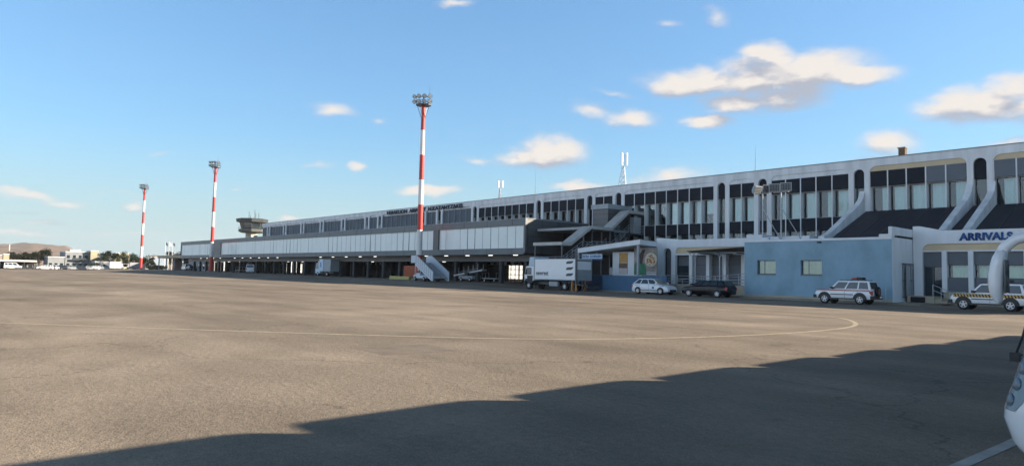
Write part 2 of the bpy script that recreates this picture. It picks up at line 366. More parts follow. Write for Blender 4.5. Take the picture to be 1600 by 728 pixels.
tag(g.obj('apron', M_asph, smooth=True), kind='structure')
M_terr = mat('dry_grass_land', (.17, .135, .085), .95, .35, .01)
t = MB(); t.quad((1480, -2480, -.12), (1480, 3280, -.12), (-3280, 3280, -.12), (-3280, -2480, -.12)); tag(t.obj('terrain', M_terr), kind='structure')
M_fore = mat('pale_forecourt', (.42, .41, .39), .85, .15, .3)
t = MB(); t.box(-260, 10, 87, 122, .2, .74); tag(t.obj('forecourt', M_fore), kind='structure')
# hills
PROF = [(178.5, .9), (177, 1.15), (175.38, 1.32), (174.69, 1.36), (173.62, 1.49), (173.07, 1.42), (172.33, 1.36), (171.58, 1.33), (170.99, 1.08), (170.51, .82), (169.8, .63), (167.8, .5), (166.87, .62), (166.17, .92), (165.3, .76), (163.96, .82), (158.9, .55), (150, .4), (140, .3)]
def hprof(a):
    for (a1, h1), (a0, h0) in zip(PROF, PROF[1:]):
        if a0 <= a <= a1: return h0 + (h1-h0)*(a-a0)/(a1-a0)
    return .4
from mathutils import noise as mn
h = MB(); na, nr = 240, 26
for j in range(nr):
    r = 1500 + 1500*j/(nr-1)
    for i in range(na):
        a = 178.5 - 38.5*i/(na-1); s = sin(min(1, j/(nr*.55))*pi/2) if j < nr*.55 else cos((j-nr*.55)/(nr*.45)*pi/2*.9)
        rr = 2325.; z = tan(radians(hprof(a)))*rr*s
        z += (mn.fractal(Vector((a*1.3, r*.004, 0)), 1, 2, 4))*3.5*s*min(1, hprof(a))
        h.v.append((r*cos(radians(a)), r*sin(radians(a)), max(z, -1) if j else -1))
h.f = [(j*na+i, j*na+i+1, (j+1)*na+i+1, (j+1)*na+i) for j in range(nr-1) for i in range(na-1)]
def hill_mat():
    m = mat('dry_hillside', (.25, .165, .11), .95, .5, .012); t = m.node_tree; b = t.nodes['Principled BSDF']; n = t.nodes.new; l = t.links.new
    src = b.inputs['Base Color'].links[0].from_socket; g = n('ShaderNodeNewGeometry'); v = n('ShaderNodeTexVoronoi'); v.inputs['Scale'].default_value = .045; l(g.outputs['Position'], v.inputs['Vector'])
    r = n('ShaderNodeMapRange'); r.inputs[1].default_value = .2; r.inputs[2].default_value = .5; r.inputs[3].default_value = .85; r.inputs[4].default_value = 0; l(v.outputs['Distance'], r.inputs[0])
    x = n('ShaderNodeMixRGB'); l(r.outputs[0], x.inputs[0]); l(src, x.inputs[1]); x.inputs[2].default_value = (.10, .10, .055, 1); l(x.outputs[0], b.inputs['Base Color']); return m
tag(h.obj('hills', hill_mat(), smooth=True), kind='structure')

# painted lines
M_line = mat('worn_yellow_line', (.42, .355, .24), .85, .25, 3); M_linew = mat('worn_white_line', (.42, .41, .38), .85, .3, 3)
def catmull(P, k=8):
    out = []
    P = [P[0]] + P + [P[-1]]
    for i in range(1, len(P)-2):
        p0, p1, p2, p3 = [Vector(q).to_2d() if len(q) > 2 else Vector(q) for q in P[i-1:i+3]]
        for s in range(k):
            t = s/k; out.append(.5*((2*p1)+(p2-p0)*t+(2*p0-5*p1+4*p2-p3)*t*t+(3*p1-p0-3*p2+p3)*t**3))
    return out + [Vector(P[-2])]
def ribbon(name, pts, w, m, z=.004, k=8):
    c = catmull(pts, k); b = MB()
    for i, p in enumerate(c):
        d = (c[min(i+1, len(c)-1)]-c[max(i-1, 0)]).normalized(); nn = Vector((-d.y, d.x))*w/2
        for q in (p+nn, p-nn): b.v.append((q.x, q.y, gz(q.x, q.y)+z))
    b.f = [(2*i, 2*i+1, 2*i+3, 2*i+2) for i in range(len(c)-1)]
    return tag(b.obj(name, m), kind='structure')
ribbon('taxi_line', [(-32, -4.5), (-23.58, 2.02), (-17.74, 6.93), (-12.89, 11.65), (-10.9, 15.6), (-9.9, 20.5), (-10.0, 25.5), (-11.4, 29.3), (-13.3, 31.6), (-17, 32.2), (-22.5, 34.0), (-29, 36.5)], .17, M_line)
ribbon('marking_line', [(-19.87, 24.24), (-18.13, 24.78)], .12, M_linew, k=2)
ribbon('marking_line', [(-21.9, 23.0), (-20.2, 23.5)], .12, M_linew, k=2)
ribbon('marking_line', [(-1.95, 6.3), (-1.80, 8.6), (-1.7, 12)], .12, M_linew, k=2)
ribbon('marking_line', [(-90, -6), (-63, 5.2), (-54, 10)], .2, M_linew, k=3)
ribbon('marking_line', [(-120, 22), (-95, 27), (-70, 30)], .2, M_linew, k=3)
ribbon('marking_line', [(-16, 37), (-12, 38.2), (-8, 39)], .15, M_linew, k=2)
ribbon('marking_line', [(-26, 33), (-22, 33.6)], .12, M_linew, k=2)
M_tar = mat('tar_seam', (.10, .085, .07), .7, .3, 1)
ribbon('seam', [(-200, 19), (-110, 19.2), (-30, 19), (-11, 19.1)], .08, M_tar, z=.003)
ribbon('seam', [(-200, 31), (-100, 31.2), (-30, 31), (-4, 31.1)], .08, M_tar, z=.003)
M_patch = mat('asphalt_patch', (.205, .165, .125), .9, .25, 2, bump=.4, bscale=30)
for pts in ([(-13.2, 7.2), (-12.9, 9.0), (-11.4, 8.8), (-11.6, 7.1)], [(-24, 22), (-23.6, 25.5), (-20.5, 25.2), (-21.0, 21.8)], [(-45, 25), (-44.5, 29), (-38, 28.6), (-38.5, 24.8)]):
    q_ = MB(); q_.v = [(x, y, .0025) for x, y in pts]; q_.f = [(0, 1, 2, 3)]; tag(q_.obj('asphalt_patch', M_patch), kind='structure')
# kerbed pavement along the blue wing and arrivals hall
M_pave = mat('tan_pavement', (.27, .235, .18), .9, .2, 2, bump=.2)
t = MB(); t.prism([(-47.6, 56.6), (-47.6, 55.4), (-38.5, 55.2), (-31.4, 54.5), (-18.2, 53.9), (-16.4, 54.4), (-16.2, 59.2), (2, 59.2), (2, 72), (-47.6, 72)], 'z', -.05, .13)
tag(t.obj('pavement', M_pave, bevel=.02), kind='structure')

# ================================================================== main terminal building
YM = 70.0
TB = thing('terminal_building', 'long white concrete terminal with round-headed arches and dark window bays along its upper floor', 'building', (-90, YM, 0))
body = MB()
body.box(-178, 14, 71.5, 88, 4.6, 13.2); body.box(-62, 14, 71.5, 88, 0, 4.6)
body.obj('body', M_dark, TB)
# ground floor wall at the back of the pier, with the gaps that daylight comes through
gaps = sorted([(-114.4, -113.0), (-80.0, -76.4), (-146.7, -146.0), (-150.3, -148.3), (-153.1, -151.7), (-156.3, -154.5), (-158.8, -157.7), (-161.8, -160.3), (-164.5, -163.3), (-183.7, -182.4),
               (-186.5, -185.5), (-189.3, -188.3), (-192.6, -191.7), (-196.1, -194.1), (-201.2, -199.1), (-206.6, -204.4)])
bw = MB(); x = -207.
for a, b in gaps + [(-62, -62)]:
    if a > x: bw.box(x, a, 70.9, 71.3, 0, 4.6)
    x = b
bw.obj('ground_floor_wall', M_dark, TB)
roof = MB(); roof.box(-178, 14, 70.3, 88, 13.2, 13.45); roof.obj('roof', M_conc, TB)
par = MB(); par.prism([(70, 12.95), (70, 13.62), (70.03, 13.7), (70.5, 13.7), (70.5, 12.95)], 'x', -178, 14); par.obj('parapet', M_white, TB)
cap = MB(); cap.box(-178, 14, 69.95, 70.55, 13.7, 13.76); cap.obj('coping', M_conc, TB)
AX = [-16.3-5.08*i for i in (-4, -2, 0, 2, 4, 5, 8, 9, 11, 14, 16, 17, 20, 21, 23, 25, 27, 29, 31)]
HU = 1.0
def arch_pier_pts():
    P = [(-HU, 3), (-HU, 12.35)]
    P += [(-HU-.6*(1-cos(t)), 12.35+.6*sin(t)) for t in [radians(a) for a in (15, 30, 45, 60, 75, 90)]]
    P += [(HU+.6, 12.95)] + [(HU+.6*(1-cos(t)), 12.35+.6*sin(t)) for t in [radians(a) for a in (75, 60, 45, 30, 15)]] + [(HU, 12.35), (HU, 3)]
    P += [(.5, 3), (.5, 12.28)] + [(.5*cos(radians(a)), 12.28+.5*sin(radians(a))) for a in range(15, 180, 15)] + [(-.5, 12.28), (-.5, 3)]
    return P
ap = MB(); ap.prism(arch_pier_pts(), 'y', 0, .95); ap_me = ap.mesh('arch_pier', M_white)
an = MB(); an.box(-.5, .5, .3, .36, 10.95, 12.8); an_me = an.mesh('arch_panel', M_black)
ag = MB(); ag.box(-.5, .5, .55, .58, 3, 10.95); ag_me = ag.mesh('arch_pane', M_glass)
ab = MB(); ab.box(-.5, .5, .45, .5, 6.85, 8.15); ab_me = ab.mesh('arch_lower_panel', M_black)
def link(me, name, parent, loc=(0, 0, 0), scale=(1, 1, 1)):
    o = bpy.data.objects.new(name, me); COL.objects.link(o); o.parent = parent; o.location = loc; o.scale = scale; return o
for a in AX:
    p = link(ap_me, 'arch_pier', TB, (a+90, 0, 0)); link(an_me, 'panel', p); link(ag_me, 'pane', p); link(ab_me, 'lower_panel', p)
# window bays: mullion and frame are the window, its panels, pane and blind are sub-parts; unit width 1.69
UW = 1.69
fr = MB(); fr.box(-.055, .055, 0, .85, 3, 12.45); fr.box(.085, UW-.085, .35, .6, 3.0, 3.1); fr.box(.085, UW-.085, .5, .6, 8.15, 8.23); fr.box(.085, UW-.085, .35, .6, 10.9, 10.96); fr_me = fr.mesh('window', M_white)
upn = MB(); upn.box(.055, UW-.055, .035, .12, 10.96, 12.45)
lpn = MB(); lpn.box(.055, UW-.055, .04, .12, 6.85, 8.15)
pane = MB(); pane.box(.085, UW-.085, .62, .64, 3.1, 10.9); pane_me = pane.mesh('pane', M_glass)
lin = MB(); lin.box(.085-.17, UW+.085-.17, .10, .5, 12.45, 12.95)
up_me = upn.mesh('upper_panel', M_black); up_g = upn.mesh('upper_panel', M_greyp); lp_me = lpn.mesh('lower_panel', M_black)
li_w = lin.mesh('lintel', M_white); li_c = lin.mesh('lintel', M_cream)
tall = MB(); tall.box(.085, UW-.085, .3, .36, 8.0, 12.6); tall_me = tall.mesh('upper_panel', mat('blue_grey_panel', (.075, .095, .12), .6, .2, .5)); fr2 = MB(); fr2.box(-.035, .035, .2, .5, 8, 12.6); fr2_me = fr2.mesh('window', M_lgrey); li2 = MB(); li2.box(-.06, UW+.06, .25, .5, 12.6, 12.95); li2_me = li2.mesh('lintel', M_white)
def blind_me(x0, z0, m):
    b = MB(); n = 9; x1 = UW-.1
    for i in range(n):
        u = x0+(x1-x0)*i/n; w = (x1-x0)/n; b.quad((u, .86+.03*(i % 2), z0), (u+w, .86+.03*((i+1) % 2), z0), (u+w, .86+.03*((i+1) % 2), 10.9), (u, .86+.03*(i % 2), 10.9))
    return b.mesh('blind', m)
bl_a = blind_me(.35, 8.2, M_blind); bl_b = blind_me(.6, 8.2, M_blind); bl_d = blind_me(.35, 8.2, M_blindd); bl_c = blind_me(.9, 8.2, M_blind); bl_e = blind_me(.3, 9.3, M_blind); bl_low = None
AXs = sorted(AX); wn = 0
for a, b in zip([-178-HU]+AXs, AXs+[14+HU]):
    x0, x1 = a+HU, b-HU
    if x1-x0 < .8: continue
    n = max(1, round((x1-x0)/UW)); w = (x1-x0)/n; s = w/UW
    for k in range(n):
        X = x0+k*w
        if X > -3: continue
        if X < -88:
            wo_ = link(fr2_me, 'window', TB, (X+90, 0, 0), (s, 1, 1)); wn += 1; link(tall_me, 'panel', wo_); link(li2_me, 'lintel', wo_); continue
        wo_ = link(fr_me, 'window', TB, (X+90, 0, 0), (s, 1, 1)); wn += 1
        grey = X > -21
        link(up_g if grey else up_me, 'upper_panel', wo_)
        link(pane_me, 'pane', wo_); link(li_c if X > -27 else li_w, 'lintel', wo_)
        if X < -26.5: link(lp_me, 'lower_panel', wo_)
        if X > -49.9: link(random.choice([bl_a, bl_a, bl_a, bl_b, bl_c, bl_e]), 'blind', wo_)
        elif X > -57: pass
        else:
            link(bl_d, 'blind', wo_)
print('windows', wn)
# dark sloping roof over the arrivals hall and its white fins
sr = MB(); sr.prism([(61.2, 5.2), (70, 8.55), (70, 8.35), (61.2, 5.0)], 'x', -25.8, 14); sr.obj('sloping_roof', M_slope, TB)
rib = MB()
for k in range(24):
    X = -25.4+k*1.69
    rib.prism([(61.2, 5.2), (70, 8.55), (70, 8.59), (61.2, 5.24)], 'x', X-.02, X+.02)
rib.obj('roof_seam', M_steel, TB)
for X in (-26.15, -17.1, -15.4, -6.95, -5.25):
    f = MB(); f.prism([(60.6, 5.05), (60.6, 5.6), (62, 6.0), (68.6, 9.1), (69.5, 9.75), (70.0, 10.6), (70.0, 8.2)], 'x', X-.26, X+.26); f.obj('fin', M_white, TB, bevel=.03)

# roof things
R = thing('rooftop_sign', 'dark blue block lettering along the white parapet of the far terminal', 'sign', (-102.8, 69.9, 12.7))
text_obj('HERAKLION  AIRPORT  N.KAZANTZAKIS', 'lettering', -115.0, -90.7, 12.82, 13.5, 69.96, M_letters, R, bold=.035, depth=.12)
def lattice(x, y, z0, z1, w, label, panels=3):
    T = thing('cell_mast', label, 'antenna mast', (x, y, z0)); m = MB()
    hh = z1-z0; zt = z0+hh*.62
    legs = [(-w, -w*.6), (w, -w*.6), (0, w)]
    for a, b in legs: m.tube((x+a, y+b, z0), (x+a*.25, y+b*.25, zt), .05, n=5)
    for k in range(5):
        s0, s1 = 1-.75*k/5, 1-.75*(k+1)/5; za, zb = z0+(zt-z0)*k/5, z0+(zt-z0)*(k+1)/5
        for i in range(3):
            (a, b), (c, d) = legs[i], legs[(i+1) % 3]
            m.tube((x+a*s0, y+b*s0, za), (x+c*s1, y+d*s1, zb), .03, n=4); m.tube((x+a*s1, y+b*s1, zb), (x+c*s1, y+d*s1, zb), .03, n=4)
    m.obj('lattice', M_galv, T)
    p = MB(); p.tube((x, y, zt-.2), (x, y, z1), .06, n=6); p.obj('mast_pole', M_galv, T)
    for i in range(panels):
        a = 2*pi*i/panels+.5; q = MB(); cx, cy = x+.42*cos(a), y+.42*sin(a)
        q.box(cx-.11, cx+.11, cy-.1, cy+.1, zt+.25, z1-.15); q.tube((x, y, zt+.6), (cx, cy, zt+.6), .03, n=4); q.tube((x, y, z1-.6), (cx, cy, z1-.6), .03, n=4); q.obj('panel_antenna', M_carw, T)
    return T
lattice(-59.3, 74, 13.4, 19.1, .75, 'tall lattice antenna mast with white panels on the roof above the covered stairs')
lattice(-85.7, 74, 13.4, 17.5, .35, 'short antenna mast on the roof right of the nearest striped floodlight mast')
def whip(x, y, z0, z1, label, r=.05):
    T = thing('whip_antenna', label, 'antenna', (x, y, z0)); p = MB(); p.tube((x, y, z0), (x, y, z0+(z1-z0)*.35), r*1.6, n=6); p.obj('mount', M_galv, T)
    p = MB(); p.tube((x, y, z0+(z1-z0)*.35), (x, y, z1), r*.7, r*.4, n=5); p.obj('rod', M_galv, T)
whip(-39.6, 74, 13.4, 17.3, 'thin whip antenna on the roof above the twin floodlight posts')
whip(-77.1, 74, 13.4, 18.6, 'faint tall whip antenna on the roof between the two lattice masts', .04)
whip(-120, 74, 13.4, 15.7, 'small antenna on the roof left of the dark blue roof lettering')
T = thing('chimney', 'small square brown chimney on the roof above the arrivals hall', 'chimney', (-23.75, 74, 13.4)); c = MB(); c.box(-24.05, -23.45, 73.7, 74.3, 13.4, 15.1); c.obj('stack', mat('brown_brick', (.14, .085, .045), .9, .3, 5), T); c = MB(); c.box(-24.12, -23.38, 73.63, 74.37, 15.1, 15.2); c.obj('cap', M_conc, T)
T = thing('roof_vent', 'tiny grey vent box on the far end of the terminal roof', 'vent', (-168, 74, 13.4)); c = MB(); c.box(-169, -167, 73.5, 74.5, 13.4, 14.15); c.obj('box', M_lgrey, T)

# ================================================================== glazed boarding pier
PR = thing('boarding_pier', 'long grey boarding pier of frosted glass panels raised on dark columns', 'building', (-134, 58, 0))
ZT, ZP1, ZP0, ZB = 8.75, 7.9, 5.0, 4.2
XR, XL = -62.1, -206.6
rr = .55
fs = MB(); pts = [(XL, ZB), (XR-rr, ZB)] + [(XR-rr+rr*sin(t), ZB+rr-rr*cos(t)) for t in [radians(a) for a in (22, 45, 67, 90)]] + [(XR, ZP0), (XL, ZP0)]
fs.prism(pts, 'y', 58, 58.35); fs.obj('lower_fascia', M_fascia, PR)
fs = MB(); fs.box(XL, XR, 58, 58.35, ZP1, ZT); fs.obj('upper_fascia', M_fascia, PR)
for a, b in ((-62.45, XR), (-82.2, -80.9), (-178.7, -173.5), (XL, XL+.5)):
    q = MB(); q.box(a, b, 58.002, 58.34, ZP0, ZP1); q.obj('dark_panel', M_dgrey, PR)
jm = MB()
for k in range(28):
    X = XR-5.08*k-2.5
    jm.box(X-.02, X+.02, 57.99, 58.0, ZB+.05, ZP0); jm.box(X-.02, X+.02, 57.99, 58.0, ZP1, ZT)
jm.obj('fascia_joint', M_dark, PR)
cnt = 0
for a, b in ((-80.9, -62.45), (-173.5, -82.2), (XL+.5, -178.7)):
    n = round((b-a)/1.69); w = (b-a)/n
    for k in range(n):
        X = a+k*w; q = MB(); tl = random.uniform(-.05, .05)
        q.quad((X+.03, 58.2+tl, ZP0), (X+w-.03, 58.2-tl, ZP0), (X+w-.03, 58.2-tl*.4, ZP1), (X+.03, 58.2+tl*.6, ZP1)); q.obj('glass_panel', M_panel, PR); cnt += 1
print('glass panels', cnt)
bk = MB(); bk.box(XL, XR, 58.4, 58.5, ZP0, ZP1); bk.obj('glazing_frame', M_steel, PR)
tp = MB(); tp.prism([(58.36, ZT-.1), (58.36, ZT), (64, ZT+.22), (70, ZT), (70, ZT-.1)], 'x', XL, XR-.02); tp.obj('roof', M_conc, PR)
ed = MB(); ed.box(XL-.002, XR+.03, 57.96, 58.05, ZT, ZT+.06); ed.box(XR-.02, XR+.04, 57.96, 70, ZT, ZT+.06); ed.obj('roof_edge', M_lgrey, PR)
ew = MB(); ew.prism([(58.36, ZB+.15), (58.36, ZT-.1), (70, ZT-.1), (70, ZB)], 'x', XR-.25, XR-.06); ew.obj('end_wall', M_dgrey, PR)
ew = MB()
for z in (5.0, 5.75, 6.5, 7.25, 8.0): ew.box(XR-.06, XR-.045, 58.4, 70, z-.012, z+.012)
for y in (61, 64, 67): ew.box(XR-.06, XR-.045, y-.012, y+.012, ZB+.1, ZT)
ew.obj('end_wall_joint', M_dark, PR)
ew = MB(); ew.box(XL, XL+.2, 58.36, 70, ZB, ZT-.1); ew.obj('end_wall', M_dgrey, PR)
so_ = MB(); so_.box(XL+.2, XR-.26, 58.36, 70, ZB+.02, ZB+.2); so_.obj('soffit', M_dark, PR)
bm_ = MB(); bm_.box(XL+.3, XR-.5, 60.2, 60.7, 3.35, ZB+.01); bm_.obj('edge_beam', M_dgrey, PR)
bm_ = MB(); bm_.box(XL+.3, XR-.5, 67.4, 67.8, 3.5, ZB+.01); bm_.obj('inner_beam', M_dgrey, PR)
for row, y in enumerate((60.45, 67.6)):
    k = 0
    for i in range(29):
        X = -64.3-5.08*i+(0 if row == 0 else 1.2)
        if X < XL+.6 or (row == 1 and -79.5 < X < -70.5): continue
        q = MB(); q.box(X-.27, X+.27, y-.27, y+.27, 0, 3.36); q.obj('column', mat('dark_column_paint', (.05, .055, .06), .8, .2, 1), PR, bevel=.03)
nl = 0
for y, z, st in ((59.2, ZB, 5.08), (62.6, 3.6, 5.08), (65.6, 3.5, 7.6)):
    i = 0
    while -65.2-st*i > XL+2:
        X = -65.2-st*i - (1.7 if y > 60 else 0); i += 1
        if random.random() < (.2 if X > -125 else .5): continue
        q = MB(); q.tube((X-.42, y, z-.05), (X+.42, y, z-.05), .055, n=6); q.obj('ceiling_light', M_lamp, PR, smooth=True); nl += 1
print('lights', nl)
# partition walls and dark rooms under the pier (solid blocks that close parts of the view)
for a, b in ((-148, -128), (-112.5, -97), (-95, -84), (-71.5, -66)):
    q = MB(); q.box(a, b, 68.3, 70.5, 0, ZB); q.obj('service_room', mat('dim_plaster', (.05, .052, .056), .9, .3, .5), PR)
T = thing('mesh_gate', 'pale gridded gate closing the passage under the pier beside the white truck', 'gate', (-73.7, 67, 0))
g = MB(); z0 = gz(-76, 67)
for k in range(5): g.box(-75.6+k*.93-.03, -75.6+k*.93+.03, 66.9, 67.0, z0, 3.35)
for z in (z0+.1, 1.5, 2.3, 3.3): g.box(-75.6, -71.85, 66.91, 66.99, z-.03, z+.03)
g.obj('frame', M_steel, T); 
T = thing('backlit_sheet', 'added pale translucent sheet, sunlit from behind, brightening the slots between the columns under the pier', 'screen', (-150, 89, .7))
g = MB(); g.box(-262, -78, 89, 89.02, .6, 4.5); g.obj('glazing', M_sheet, T)  # added sheet, catches the sun from behind so the slots look bright
g = MB()
for k in range(62): g.box(-262+3*k, -261.92+3*k, 88.9, 89, .6, 4.5)
for z in (1.6, 2.7): g.box(-262, -78, 88.9, 88.99, z, z+.07)
g.obj('frame', M_steel, T)

# ================================================================== ground floor annex left of the blue wing
YA = 60.0
AN = thing('arched_annex', 'white ground floor annex with one round-headed opening, shutters and a beige plinth', 'building', (-37, YA, 0))
P = [(-43.5, .13), (-43.5, 5.86), (-43.0, 5.86), (-40.5, 5.62), (-30.8, 5.6), (-30.8, 4.8)]
P += [(-40.6, 4.8)] + [(-40.6-.5*sin(t), 4.3+.5*cos(t)) for t in [radians(a) for a in (30, 60, 90)]] + [(-41.1, 1.0), (-41.1, .13)]
P += [(-41.6, .13), (-41.6, 4.25)] + [(-42.1+.5*cos(radians(a)), 4.25+.5*sin(radians(a))) for a in range(15, 180, 15)] + [(-42.6, 4.25), (-42.6, .13)]
q = MB(); q.prism(P, 'y', YA, YA+.4); q.obj('front_wall', M_white2, AN)
q = MB(); q.box(-43.5, -30.8, YA+.4, 69.8, 5.1, 5.35); q.obj('roof', M_conc, AN)
q = MB(); q.box(-43.5, -43.2, YA+.4, 69.9, .1, 5.6); q.obj('side_wall', M_white2, AN)
q = MB(); q.box(-41.1, -30.8, YA+.12, YA+.4, 4.15, 4.8); q.obj('lintel', M_cream, AN)
q = MB(); q.box(-41.1, -30.8, YA+.06, YA+.4, 4.0, 4.15); q.obj('frame_head', M_white2, AN)
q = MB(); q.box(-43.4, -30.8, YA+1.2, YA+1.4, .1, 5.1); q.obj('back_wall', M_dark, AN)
for X in (-39.27, -37.28, -35.44, -33.44, -31.6):
    q = MB(); q.box(X-.19, X+.19, YA+.05, YA+.75, 1.0, 4.0); q.obj('mullion', M_white2, AN, bevel=.02)
def slats(x0, x1, y, z0, z1, step=.12):
    b = MB(); n = int((z1-z0)/step)
    for i in range(n):
        za = z1-(i+1)*(z1-z0)/n; zb = z1-i*(z1-z0)/n
        b.add([(x0, y, za), (x1, y, za), (x1, y-.02, (za+zb)/2), (x0, y-.02, (za+zb)/2), (x1, y, zb), (x0, y, zb)], [(0, 1, 2, 3), (3, 2, 4, 5)])
    return b
for a, b, zz in ((-41.1, -39.46, 2.9), (-39.08, -37.47, 1.0), (-37.09, -35.63, 1.0), (-35.25, -33.63, 1.0), (-33.25, -31.79, 1.0), (-42.6, -41.6, 1.0)):
    slats(a, b, YA+.62, zz, 4.05 if a > -42 else 4.7).obj('roller_shutter', M_shutter, AN)
q = MB(); q.box(-41.1, -39.46, YA+.6, YA+.63, 1.0, 2.9); q.obj('pane', M_cglass, AN)
q = MB(); q.box(-39.08, -31.8, YA+.56, YA+.6, 2.95, 3.0); q.box(-41.1, -39.46, YA+.55, YA+.6, 2.1, 2.16); q.obj('shutter_rail', M_steel, AN)
q = MB(); q.box(-47.0, -30.8, 57.4, YA+.05, .1, 1.0); q.obj('plinth', M_beige, AN)

# ================================================================== blue wing
BW = thing('blue_wing', 'flat blue rendered block with a white parapet and two small square windows', 'building', (-24.7, 57.7, 0))
x0, x1, y0 = -30.74, -18.65, 55.5
zt = 4.92
q = MB()
ops = ((-29.54, -27.84), (-25.67, -23.93)); za, zb = 2.1, 3.32
xa = x0
for a, b in ops: q.box(xa, a, y0, y0+.3, .1, zt); q.box(a, b, y0, y0+.3, .1, za); q.box(a, b, y0, y0+.3, zb, zt); xa = b
q.box(xa, x1, y0, y0+.3, .1, zt); q.obj('front_wall', M_blue, BW)
q = MB(); q.box(x1-.004, x1+.012, y0+.006, 60, .1, 5.08); q.box(x1-.3, x1-.005, y0+.31, 60, .1, 5.08); q.obj('side_wall', M_white2, BW)
q = MB(); q.box(x0-.012, x0, y0+.006, 60, .1, 5.08); q.obj('side_wall', M_white2, BW)
q = MB(); q.box(x0, x1-.31, y0+.31, 70, 4.6, 4.85); q.obj('roof', M_conc, BW)
q = MB(); q.box(x0-.02, x1-.01, y0-.04, y0+.36, zt, 5.1); q.obj('parapet', M_white2, BW, bevel=.01)
q = MB(); q.box(x1-.9, x1+.02, y0-.05, y0+.6, 5.1, 5.32); q.box(x1-.24, x1+.04, y0-.02, 60.0, 5.25, 5.88); q.obj('roof_upstand', M_white2, BW, bevel=.02)
q = MB(); q.box(x1-.2, x1-.02, 57.2, 60, 5.08, 5.25); q.obj('slot', M_dark, BW)
for a, b in ops:
    q = MB(); q.box(a, b, y0+.24, y0+.28, za, za+.07); q.box(a, b, y0+.24, y0+.28, zb-.05, zb); q.box(a, a+.06, y0+.24, y0+.28, za+.07, zb-.05); q.box(b-.06, b, y0+.24, y0+.28, za+.07, zb-.05); q.box(a+.56, a+.6, y0+.24, y0+.28, za+.07, zb-.05)
    w = q.obj('window', M_steel, BW)
    q = MB(); q.box(a+.06, b-.06, y0+.255, y0+.262, za+.07, zb-.05); q.obj('pane', M_glass, w)
    q = MB(); n = 14
    for i in range(n): u = a+.1+(b-a-.2)*i/n; q.box(u, u+(b-a-.2)/n*.9, y0+.3, y0+.31, za, zb)
    q.obj('blind', mat('cream_blind', (.72, .70, .50), .8, .06, 3), w)
    q = MB(); q.box(a-.05, b+.05, y0-.05, y0+.02, za-.06, za-.004); q.obj('sill', M_conc, w)
q = MB(); q.box(-30.7, -18.66, y0-.012, y0-.002, .12, .32); q.obj('skirting', M_beige, BW)
q = MB(); q.box(-24.25, -23.95, y0-.14, y0, 4.72, 4.84); q.obj('wall_lamp', M_plast, BW)
for k, (X, l) in enumerate(((-19.35, 'thin white pipe post by the right end of the blue wall'), (-18.95, 'thin white pipe post at the corner of the blue wall'))):
    T = thing('pipe_post', l, 'post', (X, 55.0, .1)); q = MB(); q.tube((X, 55, .1), (X, 55, 1.2), .03, n=6); q.obj('pipe', M_galv, T); q = MB(); q.tube((X, 55, .1), (X, 55, .14), .09, n=8); q.obj('foot', M_steel, T)

# ================================================================== arrivals hall
AR = thing('arrivals_hall', 'white arrivals hall front with wide bays, pale green blinds and beige plinth', 'building', (-12, YA, 0))
P = [(-18.6, .13), (-18.6, 6.15), (-18.1, 6.15), (-16.5, 5.76), (-2, 5.72), (-2, 4.72), (-17.4, 4.72)] + [(-17.4-.55*sin(t), 4.17+.55*cos(t)) for t in [radians(a) for a in (22, 45, 67, 90)]] + [(-17.95, .13)]
q = MB(); q.prism(P, 'y', YA, YA+.4); q.obj('front_wall', M_white2, AR)
q = MB(); q.box(-18.6, -2, YA+.4, 61.3, 5.0, 5.2); q.obj('roof', M_conc, AR)
q = MB(); q.box(-17.95, -2, YA+.15, YA+.4, 4.2, 4.72); q.obj('lintel', M_cream, AR)
q = MB(); q.box(-17.95, -2, YA+.06, YA+.4, 4.1, 4.2); q.obj('frame_head', M_white2, AR)
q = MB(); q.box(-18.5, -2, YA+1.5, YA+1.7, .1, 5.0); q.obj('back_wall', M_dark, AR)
q = MB(); q.box(-16.5, -2, YA-.05, YA+.6, .1, .96); q.box(-17.95, -16.5, YA+.1, YA+.6, .1, .5); q.obj('plinth', M_beige, AR)
ML = [-16.45, -14.7, -12.98, -11.26, -9.5, -7.78, -6.06, -4.34]
for X in ML:
    q = MB(); q.box(X-.17, X+.17, YA+.02, YA+.7, .96, 4.1); q.obj('mullion', M_white2, AR, bevel=.02)
